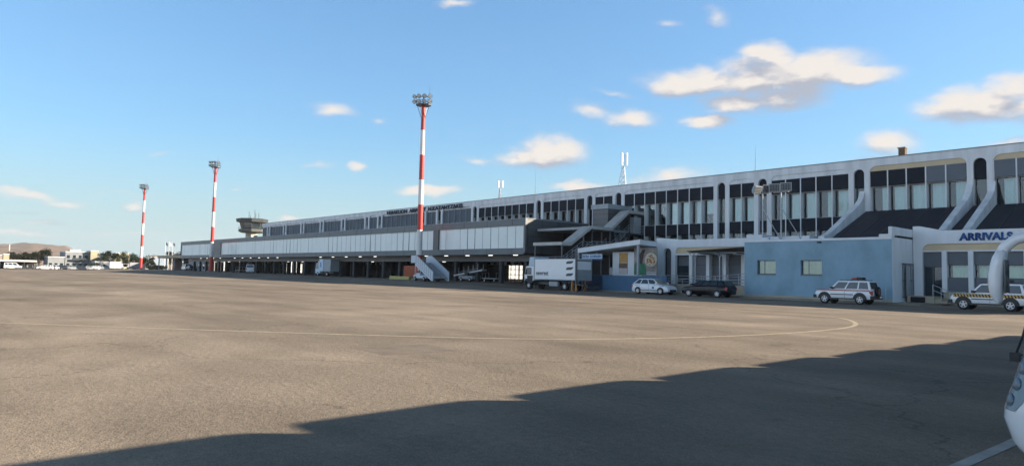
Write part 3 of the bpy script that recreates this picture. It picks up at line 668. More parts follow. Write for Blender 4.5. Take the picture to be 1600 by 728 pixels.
for i, (a, b) in enumerate(zip([-17.95-.17]+ML[:-1], ML)):
    a += .17; b -= .17
    if i:
        q = MB(); q.box(a, b, YA+.4, YA+.46, .96, 1.02); q.box(a, b, YA+.4, YA+.46, 2.04, 2.12); q.box(a, b, YA+.4, YA+.46, 3.06, 3.12); w = q.obj('window', M_steel, AR)
        q = MB(); q.box(a, b, YA+.3, YA+.4, 3.12, 4.1); q.obj('upper_panel', M_greyp, w)
        q = MB(); q.box(a, b, YA+.3, YA+.4, .96, 2.04); q.obj('lower_panel', M_greyp, w)
        q = MB(); q.box(a, b, YA+.5, YA+.51, 2.1, 3.08); q.obj('pane', M_glass, w)
        q = MB()
        n = 10; u0 = a+.22
        for k in range(n): u = u0+(b-u0)*k/n; q.quad((u, YA+.75+.03*(k % 2), 2), (u+(b-u0)/n, YA+.75+.03*((k+1) % 2), 2), (u+(b-u0)/n, YA+.75+.03*((k+1) % 2), 3.15), (u, YA+.75+.03*(k % 2), 3.15))
        q.obj('blind', M_blindg, w)
    else:
        q = MB(); q.box(a, b, YA+.3, YA+.36, .5, .58); q.box(a, a+.08, YA+.3, YA+.36, .58, 2.9); q.box((a+b)/2-.04, (a+b)/2+.04, YA+.3, YA+.36, .58, 2.9); q.box(a, b, YA+.3, YA+.36, 2.9, 2.98); w = q.obj('door', M_steel, AR)
        q = MB(); q.box(a, b, YA+.4, YA+.41, .58, 2.9); q.obj('pane', M_cglass, w)
        q = MB(); q.box(a, b, YA+.28, YA+.38, 2.98, 4.1); q.obj('upper_panel', M_greyp, w)
T = thing('arrivals_sign', 'blue capital letters reading ARRIVALS on the white band above the hall', 'sign', (-13.7, YA, 4.9))
text_obj('ARRIVALS', 'lettering', -15.4, -12.02, 4.93, 5.52, YA-.002, M_navy, T, bold=.045, depth=.08)
T = thing('side_cage', 'blue grey barred metal door cage in the corner beside the white block', 'gate', (-18.2, 58.6, .1))
q = MB()
for k in range(9): q.box(-18.5, -18.46, 57.2+k*.3, 57.24+k*.3, .5, 3.1)
for z in (.5, 1.8, 3.1): q.box(-18.51, -18.45, 57.2, 59.65, z-.03, z+.03)
q.obj('bars', M_steel, T); q = MB(); q.box(-18.46, -18.42, 57.9, 58.6, .6, 2.9); q.obj('door', M_lgrey, T)
T = thing('entrance_steps', 'beige concrete landing with steps in front of the hall door', 'steps', (-17.3, 59, .1))
q = MB(); q.box(-18.45, -16.6, 58.0, 59.9, .1, .62); q.box(-16.6, -16.2, 58.2, 59.85, .1, .46); q.box(-16.2, -15.8, 58.2, 59.85, .1, .3); q.obj('landing', M_beige, T, bevel=.01)
q = MB(); q.box(-18.2, -17.2, 57.98, 58.02, .14, .56); q.obj('opening', M_dark, T)
def railing(name, label, pts, h=1.0, m=None, rails=(1, .55), post=1.2, r=.028, infill=0):
    T = thing(name, label, 'railing', pts[0]); m = m or M_galv
    for j, (a, b) in enumerate(zip(pts, pts[1:])):
        A, B = Vector(a), Vector(b); n = max(1, round((B-A).length/post))
        for k in range(0 if j == 0 else 1, n+1):
            q = MB(); p = A+(B-A)*k/n; q.tube(p, p+Vector((0, 0, h)), r, n=6); q.obj('post', m, T)
    q = MB()
    for f in rails: q.path([Vector(p)+Vector((0, 0, h*f)) for p in pts], r, n=6)
    q.obj('rail', m, T)
    if infill:
        q = MB()
        for a, b in zip(pts, pts[1:]):
            A, B = Vector(a), Vector(b); n = max(1, round((B-A).length/infill))
            for k in range(n): p = A+(B-A)*k/n; q.tube(p+Vector((0, 0, h*min(rails))), p+Vector((0, 0, h)), r*.4, n=4)
        q.obj('infill', m, T)
    return T
railing('step_railing', 'pale blue steel handrail down the steps by the hall door', [(-16.7, 58.1, .62), (-15.6, 58.1, .13), (-14.6, 58.1, .13)], .9, post=.6)
railing('plinth_railing', 'long galvanised railing on the beige plinth in front of the shutters', [(-43.2, 57.5, 1.0), (-30.9, 57.5, 1.0)], .85, rails=(1, .66, .33), post=1.3)
railing('ramp_railing', 'galvanised railing sloping up the ramp behind the black car', [(-41.5, 56.9, .13), (-37.0, 56.9, .6), (-33.2, 56.9, 1.0), (-31.0, 56.9, 1.15)], 1.0, rails=(1, .5), post=1.1)
T = thing('bin', 'small cream box standing on the plinth under the arched opening', 'box', (-42.2, 58.2, 1.0)); q = MB(); q.prism([(-42.6, 1.0), (-42.55, 1.75), (-41.9, 1.75), (-41.85, 1.0)], 'y', 57.9, 58.5); q.obj('body', M_beige, T); q = MB(); q.box(-42.6, -41.85, 57.85, 58.55, 1.75, 1.82); q.obj('lid', M_cream, T)

# pergola awning
T = thing('awning', 'low dark awning roof on pale forked posts before the shuttered annex', 'awning', (-34, 57.6, 1))
q = MB(); q.add([(-37.7, 57.0, 4.22), (-31.0, 57.0, 4.55), (-31.0, 59.9, 4.35), (-37.7, 59.9, 4.10), (-37.7, 57.0, 4.30), (-31.0, 57.0, 4.63), (-31.0, 59.9, 4.43), (-37.7, 59.9, 4.18)], [(0, 3, 2, 1), (4, 5, 6, 7), (0, 1, 5, 4), (1, 2, 6, 5), (2, 3, 7, 6), (3, 0, 4, 7)])
q.obj('canopy', mat('brown_awning_sheet', (.07, .052, .042), .7, .2, 2), T)
q = MB()
for X in (-36.4, -34.4, -32.4): q = MB(); q.box(X-.04, X+.04, 57.0, 59.9, 3.98, 4.08); q.obj('rafter', M_steel, T)
q = MB(); q.box(-37.6, -31.0, 57.15, 57.22, 4.081, 4.15); q.obj('beam', M_steel, T)
for X in (-37.25, -36.9, -34.25, -33.9):
    q = MB(); q.tube((X, 57.25, 1.0), (X, 57.25, 3.7), .05, n=8); q.tube((X, 57.25, 3.65), (X-.32, 57.25, 4.1), .035, n=6); q.tube((X, 57.25, 3.65), (X+.32, 57.25, 4.1), .035, n=6); q.obj('post', M_galv, T)

# ================================================================== canopy with mural, low blue wall
CP = thing('canopy_kiosk', 'white sloping canopy over a white kiosk wall between the stairs and the annex', 'building', (-46, 58, 0))
A, B, C_, D = (-42.65, 56.0, 5.5), (-43.45, 60.0, 5.44), (-51.9, 64.5, 4.62), (-51.4, 56.0, 4.68)
B2 = (-43.45, 66, 5.3)
th = .52
q = MB(); pts = [A, (-43.45, 60, 5.44), B2, C_, D]
q.loft([[(x, y, z-th) for x, y, z in pts], pts]); q.obj('canopy', M_white2, CP, bevel=.02)
q = MB(); q.loft([[(x, y, z) for x, y, z in pts], [(x+(.06 if i < 1 else 0), y-(.06 if i in (0, 4) else 0), z+.05) for i, (x, y, z) in enumerate(pts)]]); q.obj('roof_edge', M_conc, CP)
q = MB(); q.box(-43.12, -42.92, 56.1, 56.3, 1.76, 4.95); q.obj('post', M_lgrey, CP); q = MB(); q.box(-51.4, -51.22, 56.1, 56.3, .1, 4.15); q.obj('post', M_lgrey, CP)
q = MB(); q.box(-47.55, -43.55, 57.6, 62, .1, 4.3); q.box(-44.6, -43.55, 57.8, 62, 4.3, 4.7); q.obj('kiosk_wall', M_white2, CP)
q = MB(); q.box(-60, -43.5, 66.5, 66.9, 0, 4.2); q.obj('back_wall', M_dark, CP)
T = thing('low_wall', 'waist-high dark blue wall running under the canopy behind the white hatchback', 'wall', (-43, 56, 0)); q = MB(); q.box(-47.4, -39.2, 55.75, 56.0, 0, 1.75); q.obj('wall', M_bluel, T, bevel=.02); q = MB(); q.box(-47.4, -39.2, 55.7, 55.74, .1, .16); q.obj('foot', M_conc, T)
T = thing('low_wall', 'short grey-blue wall piece set back beside the rear of the truck', 'wall', (-50, 58, 0)); q = MB(); q.box(-51.8, -47.7, 58, 58.25, 0, 1.8); q.obj('wall', mat('grey_blue_paint', (.06, .10, .16), .8, .1, 1), T, bevel=.02)
T = thing('white_box', 'small white notice box above the low wall in the dark passage', 'box', (-49.5, 60, 1.8)); q = MB(); q.box(-50.0, -49.2, 60.0, 60.3, 1.75, 2.65); q.obj('case', M_carw, T); q = MB(); q.box(-49.7, -49.5, 60.1, 60.2, .1, 1.75); q.obj('stand', M_steel, T)
# posters
T = thing('poster', 'tall poster with an orange upper half and brown band on the kiosk wall', 'poster', (-46, 57.58, 2.1))
q = MB(); q.box(-46.6, -45.45, 57.54, 57.58, 1.95, 4.2); q.obj('sheet', mat('poster_orange', (.48, .27, .08), .6, .15, 2), T)
q = MB(); q.box(-46.6, -45.45, 57.52, 57.54, 2.55, 3.05); q.obj('brown_band', mat('poster_brown', (.16, .10, .08), .6, .3, 3), T)
q = MB(); q.box(-46.6, -45.45, 57.52, 57.54, 1.95, 2.55); q.box(-46.3, -45.5, 57.505, 57.52, 3.12, 3.18); q.obj('white_footer', mat('poster_white', (.55, .50, .46), .6, .1, 3), T)
T = thing('mural', 'large picture of a green clad figure beside a round plate of food', 'mural', (-42.8, 57.3, 2))
q = MB(); q.box(-44.55, -41.6, 57.5, 57.58, 1.85, 4.72); q.obj('backdrop', mat('mural_ground', (.30, .27, .25), .7, .5, 1.2), T)
q = MB(); q.prism([(-44.5, 1.9), (-44.5, 2.85), (-44.3, 3.15), (-43.8, 3.3), (-43.2, 3.0), (-42.95, 2.6), (-42.95, 1.9)], 'y', 57.48, 57.5); q.obj('green_garment', mat('mural_green', (.02, .17, .09), .6, .25, 3), T)
q = MB(); q.prism([(-44.2, 3.1), (-43.9, 3.5), (-43.75, 4.1), (-43.4, 4.5), (-43.05, 4.5), (-43.3, 4.0), (-43.4, 3.4), (-43.5, 3.0)], 'y', 57.46, 57.48); q.obj('dark_hair', mat('mural_dark', (.03, .022, .018), .6, .2, 3), T)
q = MB(); n = 24; q.prism([(-42.35+.78*cos(2*pi*i/n), 3.45+.72*sin(2*pi*i/n)) for i in range(n)], 'y', 57.44, 57.46); q.obj('plate', mat('mural_plate', (.62, .55, .42), .6, .35, 6), T)
q = MB()
random.seed(3)
for i in range(26):
    a = random.uniform(0, 2*pi); r = random.uniform(0, .55); cx, cz = -42.35+r*cos(a), 3.4+r*sin(a); s = random.uniform(.06, .13)
    q.prism([(cx+s*cos(2*pi*k/6), cz+s*.8*sin(2*pi*k/6)) for k in range(6)], 'y', 57.42-.0007*i, 57.44)
q.obj('food', mat('mural_food', (.42, .16, .03), .6, .6, 9), T)
q = MB(); q.box(-42.9, -41.65, 57.46, 57.48, 2.1, 2.18); q.box(-42.9, -41.65, 57.46, 57.48, 1.87, 2.0); q.obj('white_footer', mat("mural_footer", (.55, .56, .58), .6, .1, 3), T)
# hanging sign
T = thing('hanging_sign', 'blue and white gate sign hanging under the sloping white canopy', 'sign', (-49.6, 56.4, 3.6))
zb_ = 3.55
q = MB(); q.box(-50.95, -48.05, 56.35, 56.45, zb_, zb_+.5); q.obj('board', mat('sign_white', (.55, .68, .76), .5, .05, 2), T)
q = MB(); q.box(-51.1, -47.95, 56.38, 56.5, zb_-.14, zb_); q.obj('frame', M_navy, T)
text_obj('EXTRA  SCHENGEN', 'lettering', -50.85, -48.15, zb_+.1, zb_+.4, 56.348, M_navy, T, bold=.03, depth=.01)
for X in (-50.3, -48.8): q = MB(); q.tube((X, 56.4, zb_+.5), (X, 56.4, 4.35), .03, n=5); q.obj('hanger', M_galv, T)

# ================================================================== covered outside stairs
ST = thing('covered_stairs', 'zigzag grey roofed outdoor stairs climbing from the pier end to the upper floor', 'stairs', (-54, 62, 0))
xl, xr = -54.3, -52.75
def roof_run(y0, z0, y1, z1, a=xl, b=xr, th=.36):
    q = MB(); q.prism([(y0, z0), (y1, z1), (y1, z1-th), (y0, z0-th)], 'x', a, b); return q.obj('canopy', mat('stair_roof_sheet', (.50, .49, .46), .6, .15, 1), ST)
roof_run(54.9, 5.42, 56.5, 5.42, a=-57.4)
roof_run(56.5, 5.42, 60.0, 7.55); roof_run(60.0, 7.55, 63.7, 7.55); roof_run(63.7, 7.55, 67.1, 9.95); roof_run(67.1, 9.95, 70, 9.95)
q = MB(); q.box(-62, xl, 60.0, 70, 7.2, 7.5); q.obj('canopy', M_lgrey, ST)
# treads and landings below the roofs
def flight(y0, z0, y1, z1, a=xl+.1, b=xr-.1, n=13):
    q = MB()
    for i in range(n):
        yy = y0+(y1-y0)*i/n; zz = z0+(z1-z0)*(i+1)/n; q.box(a, b, yy, yy+(y1-y0)/n*1.05, zz-.06, zz)
    for X in (a-.05, b): q.prism([(y0, z0-.25), (y1, z1-.25), (y1, z1+.05), (y0, z0+.05)], 'x', X, X+.05)
    q.obj('flight', M_steel, ST)
flight(56.6, 2.75, 60.1, 4.75); flight(63.6, 4.75, 67.0, 7.1)
q = MB(); q.box(-57.2, xr, 55.0, 56.6, 2.6, 2.75); q.box(-56, xr, 60.1, 63.6, 4.6, 4.75); q.box(-55.5, xr, 67.0, 69.9, 6.95, 7.1); q.obj('landing', M_steel, ST)
for X, Y, za, zt_ in ((xr-.1, 55.1, 0, 5.1), (-57.2, 55.1, 0, 5.1), (xr-.1, 60.2, 0, 7.2), (xr-.1, 63.5, 0, 7.2), (xr-.1, 67.2, 0, 9.6), (-55.2, 67.2, 0, 9.6), (-54.2, 60.2, 0, 7.2), (-54.2, 63.5, 0, 7.2), (xr-.1, 69.7, 4, 9.6)):
    q = MB(); q.box(X-.07, X+.07, Y-.07, Y+.07, za, zt_); q.obj('post', M_steel, ST)
q = MB()
def rail3(p, r, hs=(1.0, .66, .33)):
    for h in hs: q.path([(a, b, c+h) for a, b, c in p], r, n=5)
    for A, B in zip(p, p[1:]):
        A, B = Vector(A), Vector(B); n = max(1, round((B-A).length/1.0))
        for k in range(n+1): w = A+(B-A)*k/n; q.tube(w, w+Vector((0, 0, hs[0])), r, n=5)
rail3([(-57.1, 55.02, 2.75), (xr, 55.02, 2.75), (xr, 56.6, 2.75), (xr, 60.1, 4.75), (xr, 63.6, 4.75), (xr, 67.0, 7.1), (xr, 69.9, 7.1)], .028)
rail3([(xl, 56.6, 2.75), (xl, 60.1, 4.75), (xl, 63.6, 4.75), (xl, 67.0, 7.1)], .028)
q.obj('railing', M_galv, ST)
q = MB(); q.box(-57.3, -54.75, 65.3, 70, 7.56, 10.15); q.obj('vestibule', M_dgrey, ST)
q = MB(); q.box(-57.45, -54.6, 65.15, 70, 10.15, 10.75); q.obj('vestibule_parapet', M_lgrey, ST)
q = MB()
for z in (8.2, 8.85, 9.5): q.box(-57.3, -54.75, 65.285, 65.3, z-.012, z+.012); q.box(-54.75, -54.735, 65.3, 70, z-.012, z+.012)
q.obj('cladding_joint', M_dark, ST)
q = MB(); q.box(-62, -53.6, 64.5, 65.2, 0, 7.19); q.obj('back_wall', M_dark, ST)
q = MB(); q.box(-53.55, -52.9, 68.2, 69.9, 7.12, 9.2); q.obj('door_recess', M_lgrey, ST)

# ================================================================== striped floodlight masts
def make_mast(label, x, y, group):
    z0 = gz(x, y); T = thing('floodlight_mast', label, 'floodlight mast', (x, y, z0), 0, group)
    Hh = 25.8
    def R(z): return .46-.17*z/Hh
    for k in range(7):
        a, b = Hh*k/7, Hh*(k+1)/7; q = MB(); q.tube((x, y, z0+a), (x, y, z0+b), R(a), R(b), n=12, cap=(k in (0, 6))); q.obj('red_band' if k % 2 == 0 else 'white_band', M_red if k % 2 == 0 else M_polew, T, auto=True)
    q = MB(); q.box(x-.75, x+.75, y-.75, y+.75, z0-.05, z0+.25); q.obj('base', M_conc, T)
    zt = z0+Hh
    q = MB(); n = 10
    for i in range(n):
        a0, a1 = 2*pi*i/n, 2*pi*(i+1)/n; r1, r2 = .3, 1.15
        q.add([(x+r1*cos(a0), y+r1*sin(a0), zt), (x+r2*cos(a0), y+r2*sin(a0), zt), (x+r2*cos(a1), y+r2*sin(a1), zt), (x+r1*cos(a1), y+r1*sin(a1), zt), (x+r1*cos(a0), y+r1*sin(a0), zt+.12), (x+r2*cos(a0), y+r2*sin(a0), zt+.12), (x+r2*cos(a1), y+r2*sin(a1), zt+.12), (x+r1*cos(a1), y+r1*sin(a1), zt+.12)],
              [(0, 3, 2, 1), (4, 5, 6, 7), (1, 2, 6, 5), (0, 4, 7, 3)])
    q.obj('platform', M_steel, T)
    q = MB()
    for i in range(n):
        a = 2*pi*i/n; q.tube((x+1.1*cos(a), y+1.1*sin(a), zt+.1), (x+1.1*cos(a), y+1.1*sin(a), zt+1.1), .03, n=4)
        b = 2*pi*(i+1)/n
        for h_ in (.6, 1.1): q.tube((x+1.1*cos(a), y+1.1*sin(a), zt+h_), (x+1.1*cos(b), y+1.1*sin(b), zt+h_), .025, n=4)
    for i in range(4):
        a = 2*pi*i/4+.4; q.tube((x+.3*cos(a), y+.3*sin(a), zt-1.9), (x+1.05*cos(a), y+1.05*sin(a), zt), .04, n=4)
    q.tube((x, y, zt), (x, y, zt+1.5), .1, n=6)
    q.tube((x+1.5, y, zt+.1), (x+1.5, y, zt+2.6), .02, n=4)
    q.obj('frame', M_steel, T)
    # lamp heads in two rows facing the apron
    fa = radians(-52)
    F = Vector((cos(fa), sin(fa), 0)); Rr = Vector((-sin(fa), cos(fa), 0))
    for row in range(2):
        for c in range(4):
            ctr = Vector((x, y, zt)) + Rr*(-1.15+.77*c) + F*(1.0-.5*abs(c-1.5)*.5) + Vector((0, 0, .45+.78*row))
            d = (F + Rr*((c-1.5)*.35) + Vector((0, 0, -.42))).normalized()
            q = MB(); q.tube(ctr-d*.32, ctr+d*.1, .16, .32, n=10); q.tube(ctr+d*.1, ctr+d*.16, .34, .34, n=10); lh = q.obj('lamp_head', mat('weathered_lamp_housing', (.14, .145, .14), .5, .2, 3, metal=.3), T, auto=True)
            q = MB(); q.tube(ctr+d*.161, ctr+d*.17, .29, n=10); q.obj('lens', M_head, lh)
    q = MB()
    for row in range(2): z = zt+.4+.78*row; q.tube(Vector((x, y, z))-Rr*1.5+F*.7, Vector((x, y, z))+Rr*1.5+F*.7, .05, n=5)
    q.obj('crossbar', M_steel, T)
    q = MB(); 
    for i in range(60): q.tube((x+R(i*.42)+.1, y-.14, z0+1+i*.42), (x+R(i*.42)+.1, y+.14, z0+1+i*.42), .015, n=3, cap=False)
    q.obj('ladder', M_steel, T)
make_mast('nearest tall red and white floodlight mast, standing behind the white boarding stairs', -82.2, 55.6, 'striped floodlight masts')
make_mast('middle red and white floodlight mast, in front of the far end of the pier', -172.6, 55.6, 'striped floodlight masts')
make_mast('farthest red and white floodlight mast, standing alone left of the pier', -239.5, 55.6, 'striped floodlight masts')

# twin floodlights on the annex roof
def flood(x, y, label, aims, brace):
    T = thing('floodlight_post', label, 'floodlight', (x, y, 5.3)); q = MB(); q.tube((x, y, 5.3), (x, y, 9.9), .07, n=8); q.obj('post', M_galv, T)
    q = MB(); q.tube((x, y, 8.5), (x+brace, y+.2, 5.4), .045, n=6); q.obj('brace', M_galv, T)
    q = MB(); q.tube((x-.75, y, 9.9), (x+.75, y, 9.9), .05, n=6); q.obj('crossbar', M_galv, T)
    for dx, ax, tl in aims:
        c = Vector((x+dx, y-.15, 10.35)); F = Vector((sin(ax), -cos(ax), -tl)).normalized(); Rv = F.cross(Vector((0, 0, 1))).normalized(); U = Rv.cross(F)
        def P(a, b, d): return c+Rv*a+U*b+F*d
        q = MB(); q.loft([[P(-.3, -.22, -.25), P(.3, -.22, -.25), P(.3, .22, -.25), P(-.3, .22, -.25)], [P(-.5, -.4, .12), P(.5, -.4, .12), P(.5, .4, .12), P(-.5, .4, .12)], [P(-.5, -.4, .2), P(.5, -.4, .2), P(.5, .4, .2), P(-.5, .4, .2)]]); lh = q.obj('lamp_head', M_lgrey, T)
        q = MB(); q.quad(P(-.43, -.33, .205), P(.43, -.33, .205), P(.43, .33, .205), P(-.43, .33, .205)); q.obj('lens', M_plast, lh)
        q = MB()
        for i in range(7): u = -.42+.14*i; q.tube(P(u, -.33, .22), P(u, .33, .22), .012, n=4)
        for i in range(5): u = -.32+.16*i; q.tube(P(-.43, u, .22), P(.43, u, .22), .012, n=4)
        q.obj('guard', M_galv, lh)
        q = MB(); q.tube((x+dx, y, 9.9), c, .035, n=5); q.obj('bracket', M_galv, T)
flood(-31.9, 61, 'left floodlight post with two tilted lamps on the annex roof', ((-.55, radians(75), .5), (.5, radians(55), .45)), 1.7)
flood(-30.05, 61, 'right floodlight post with two square lamps on the annex roof', ((-.6, radians(28), .15), (.55, radians(25), .1)), 1.8)
T = thing('roof_box', 'low white plant box on the annex roof beneath the floodlight posts', 'box', (-31, 62, 5.3)); q = MB(); q.box(-33.6, -31.9, 61, 63, 5.3, 5.95); q.box(-31.5, -27.5, 61.3, 63, 5.2, 5.75); q.obj('case', M_white2, T, bevel=.03)

# ================================================================== vehicles
def wheel(T, x, y, r, w, side, rimr=.62):
    W_ = thing_part('wheel', T)
    q = MB(); n = 22
    prof = [(-w/2, r*.7), (-w/2, r*.93), (-w/2+.03, r), (w/2-.03, r), (w/2, r*.93), (w/2, r*.7)]
    rings = [[(x+pr*cos(2*pi*i/n), y+o, r+pr*sin(2*pi*i/n)) for i in range(n)] for o, pr in prof]
    q.loft(rings); ty = q.obj('tyre', M_tyre, W_, local=True, smooth=False)
    ys = y+side*(w/2+.004)
    q = MB(); q.loft([[(x+rr_*cos(2*pi*i/16), ys+side*o, r+rr_*sin(2*pi*i/16)) for i in range(16)] for rr_, o in ((r*rimr, 0), (r*rimr, .012), (r*rimr*.9, .012), (r*rimr*.88, -.0), )], cap=False)
    for k in range(5):
        a = 2*pi*k/5+.3; c, s = cos(a), sin(a); q.prism([(x+(-.05)*-s+c*.02, r+.05*-c+s*.02) if False else (x+c*r*.1-s*.05, r+s*r*.1+c*.05), (x+c*r*rimr*.9-s*.035, r+s*r*rimr*.9+c*.035), (x+c*r*rimr*.9+s*.035, r+s*r*rimr*.9-c*.035), (x+c*r*.1+s*.05, r+s*r*.1-c*.05)], 'y', ys, ys+side*.012)
    q.loft([[(x+r*.16*cos(2*pi*i/10), ys+side*o, r+r*.16*sin(2*pi*i/10)) for i in range(10)] for o in (0, .016)])
    q.obj('rim', M_rim, W_, local=True)
def thing_part(name, parent):
    o = bpy.data.objects.new(name, None); COL.objects.link(o); o.parent = parent; o.empty_display_size = .2; return o
def car(name, label, cat, x, y, rot, L, Wd, st, cab, paint, wheels, wr, group=None, pill=(.0,), nwin=2, detail=True, z=None, roofz=None, flare=None):
    """st: stations (x, zbot, ztop, halfwidth) of the lower body; cab: (xb_rear, xb_front, xt_rear, xt_front, zbelt, zroof, hwb, hwt)"""
    T = thing(name, label, cat, (x, y, gz(x, y) if z is None else z), rot, group)
    rings = []
    for sx, zb, ztp, hw in st:
        zm = (zb+ztp)/2
        rings.append([(sx, -hw*.90, zb), (sx, -hw*.985, zb+.10), (sx, -hw, zm), (sx, -hw*.975, ztp-.10), (sx, -hw*.90, ztp-.02), (sx, -hw*.6, ztp+.01), (sx, hw*.6, ztp+.01), (sx, hw*.90, ztp-.02), (sx, hw*.975, ztp-.10), (sx, hw, zm), (sx, hw*.985, zb+.10), (sx, hw*.90, zb)])
    q = MB(); q.loft(rings); q.obj('body', paint, T, local=True, auto=True)
    xbr, xbf, xtr, xtf, zbelt, zroof, hb, ht = cab
    # cabin shell
    def P(u, v, s):   # u along (0 rear..1 front), v up (0..1), side
        xb = xbr+(xbf-xbr)*u; xt = xtr+(xtf-xtr)*u
        return Vector((xb+(xt-xb)*v, s*(hb+(ht-hb)*v), zbelt+(zroof-zbelt)*v))
    q = MB()
    q.loft([[P(0, 0, -1), P(1, 0, -1), P(1, 0, 1), P(0, 0, 1)], [P(0, .93, -1), P(1, .93, -1), P(1, .93, 1), P(0, .93, 1)], [P(.04, 1, -.93), P(.95, 1, -.93), P(.95, 1, .93), P(.04, 1, .93)]])
    q.obj('cabin', paint, T, local=True, auto=True)
    def win(u0, u1, s, v0=.08, v1=.84, nm='side_window'):
        o = Vector((0, s*.006, .0)); q = MB(); q.quad(P(u0, v0, s)+o, P(u1, v0, s)+o, P(u1-.0, v1, s)+o, P(u0+.0, v1, s)+o); q.obj(nm, M_cglass, T, local=True)
    edges = [.035]+list(pill)+[.965]
    for s in (-1, 1):
        for a, b in zip(edges, edges[1:]): win(a+.018, b-.018, s)
    e = Vector((.008, 0, .004)); q = MB(); q.quad(P(1, .06, -.9)+e, P(1, .06, .9)+e, P(1, .88, .88)+e, P(1, .88, -.88)+e); q.obj('windscreen', M_cglass, T, local=True)
    e = Vector((-.008, 0, .004)); q = MB(); q.quad(P(0, .12, -.88)+e, P(0, .12, .88)+e, P(0, .85, .86)+e, P(0, .85, -.86)+e); q.obj('rear_window', M_cglass, T, local=True)
    for wx in wheels:
        for s in (-1, 1):
            wheel(T, wx, s*(Wd/2-.10), wr, .22, s)
            if detail:
                q = MB(); fr_ = wr+(.13 if flare else .055); n = 14
                q.prism([(wx+fr_*cos(pi*i/n), wr+.02+fr_*sin(pi*i/n)) for i in range(n+1)], 'y', s*(Wd/2-.3), s*(Wd/2+(.012 if flare else -.004)))
                q.obj('wheel_arch', flare or M_plast, T, local=True)
    x0, x1 = st[0][0], st[-1][0]
    hwf, hwr = st[-2][3], st[1][3]
    zf, zr = st[-2][2], st[1][2]
    for s in (-1, 1):
        q = MB(); q.prism([(x1-.02, zf-.26), (x1-.32, zf-.12), (x1-.34, zf-.30), (x1-.03, zf-.36)], 'y', s*(hwf*.55), s*(hwf*.985+.004)); q.obj('headlight', M_head, T, local=True)
        q = MB(); q.box(x0-.012, x0+.18, s*hwr*.80, s*(hwr+.004), zr-.38, zr-.08); q.obj('tail_light', M_tail, T, local=True)
        if detail:
            mx_ = xbf+(xtf-xbf)*.18-.1; q = MB(); q.prism([(mx_-.1, zbelt+.02), (mx_+.1, zbelt+.04), (mx_+.08, zbelt+.18), (mx_-.1, zbelt+.17)], 'y', s*(hb+.02), s*(hb+.2)); q.obj('mirror', M_plast if flare else paint, T, local=True)
            q = MB(); 
            for u in pill[:2]:
                p = P(u, 0, s); q.box(p.x-.006, p.x+.006, s*(Wd/2-.002), s*(Wd/2+.003), .42, zbelt-.03)
            q.obj('door_gap', M_plast, T, local=True)
    return T
# white hatchback facing right
hb_st = [(-2.12, .35, .72, .74), (-2.08, .26, .92, .82), (-1.7, .22, 1.0, .87), (-.9, .2, 1.0, .885), (.6, .2, .98, .885), (1.2, .22, .95, .87), (1.75, .24, .86, .83), (2.05, .28, .72, .76), (2.14, .34, .58, .62)]
T = car('parked_car', 'white hatchback with blue door marks parked against the dark blue low wall', 'car', -39.35, 54.0, 0, 4.28, 1.77, hb_st, (-1.98, 1.15, -1.35, .25, .97, 1.49, .80, .60), M_carw, (-1.33, 1.30), .315, pill=(.28, .62))
q = MB(); q.box(.35, .6, -.892, -.887, .55, .75); q.box(1.2, 1.7, -.87, -.862, .80, .84); q.box(-1.7, -1.2, -.885, -.88, .84, .87); q.obj('door_mark', mat('blue_decal', (.03, .16, .40), .4, .05, 3), T, local=True)
q = MB(); q.box(2.06, 2.155, -.5, .5, .3, .5); q.obj('grille', M_plast, T, local=True)
q = MB(); q.box(-1.0, 1.0, -.90, -.884, .36, .42); q.obj('side_moulding', M_plast, T, local=True)
# black wagon facing left
bw_st = [(-2.30, .38, .8, .76), (-2.26, .28, 1.0, .84), (-1.8, .22, 1.04, .9), (-.9, .2, 1.03, .91), (.7, .2, 1.0, .91), (1.4, .22, .95, .89), (2.0, .25, .84, .84), (2.3, .3, .68, .74), (2.36, .36, .56, .6)]
car('parked_car', 'black estate car parked in front of the railing beside the blue wing', 'car', -32.85, 53.0, pi, 4.66, 1.82, bw_st, (-2.2, 1.3, -1.85, .35, 1.0, 1.46, .83, .64), M_carb, (-1.42, 1.42), .32, pill=(.22, .50, .74))
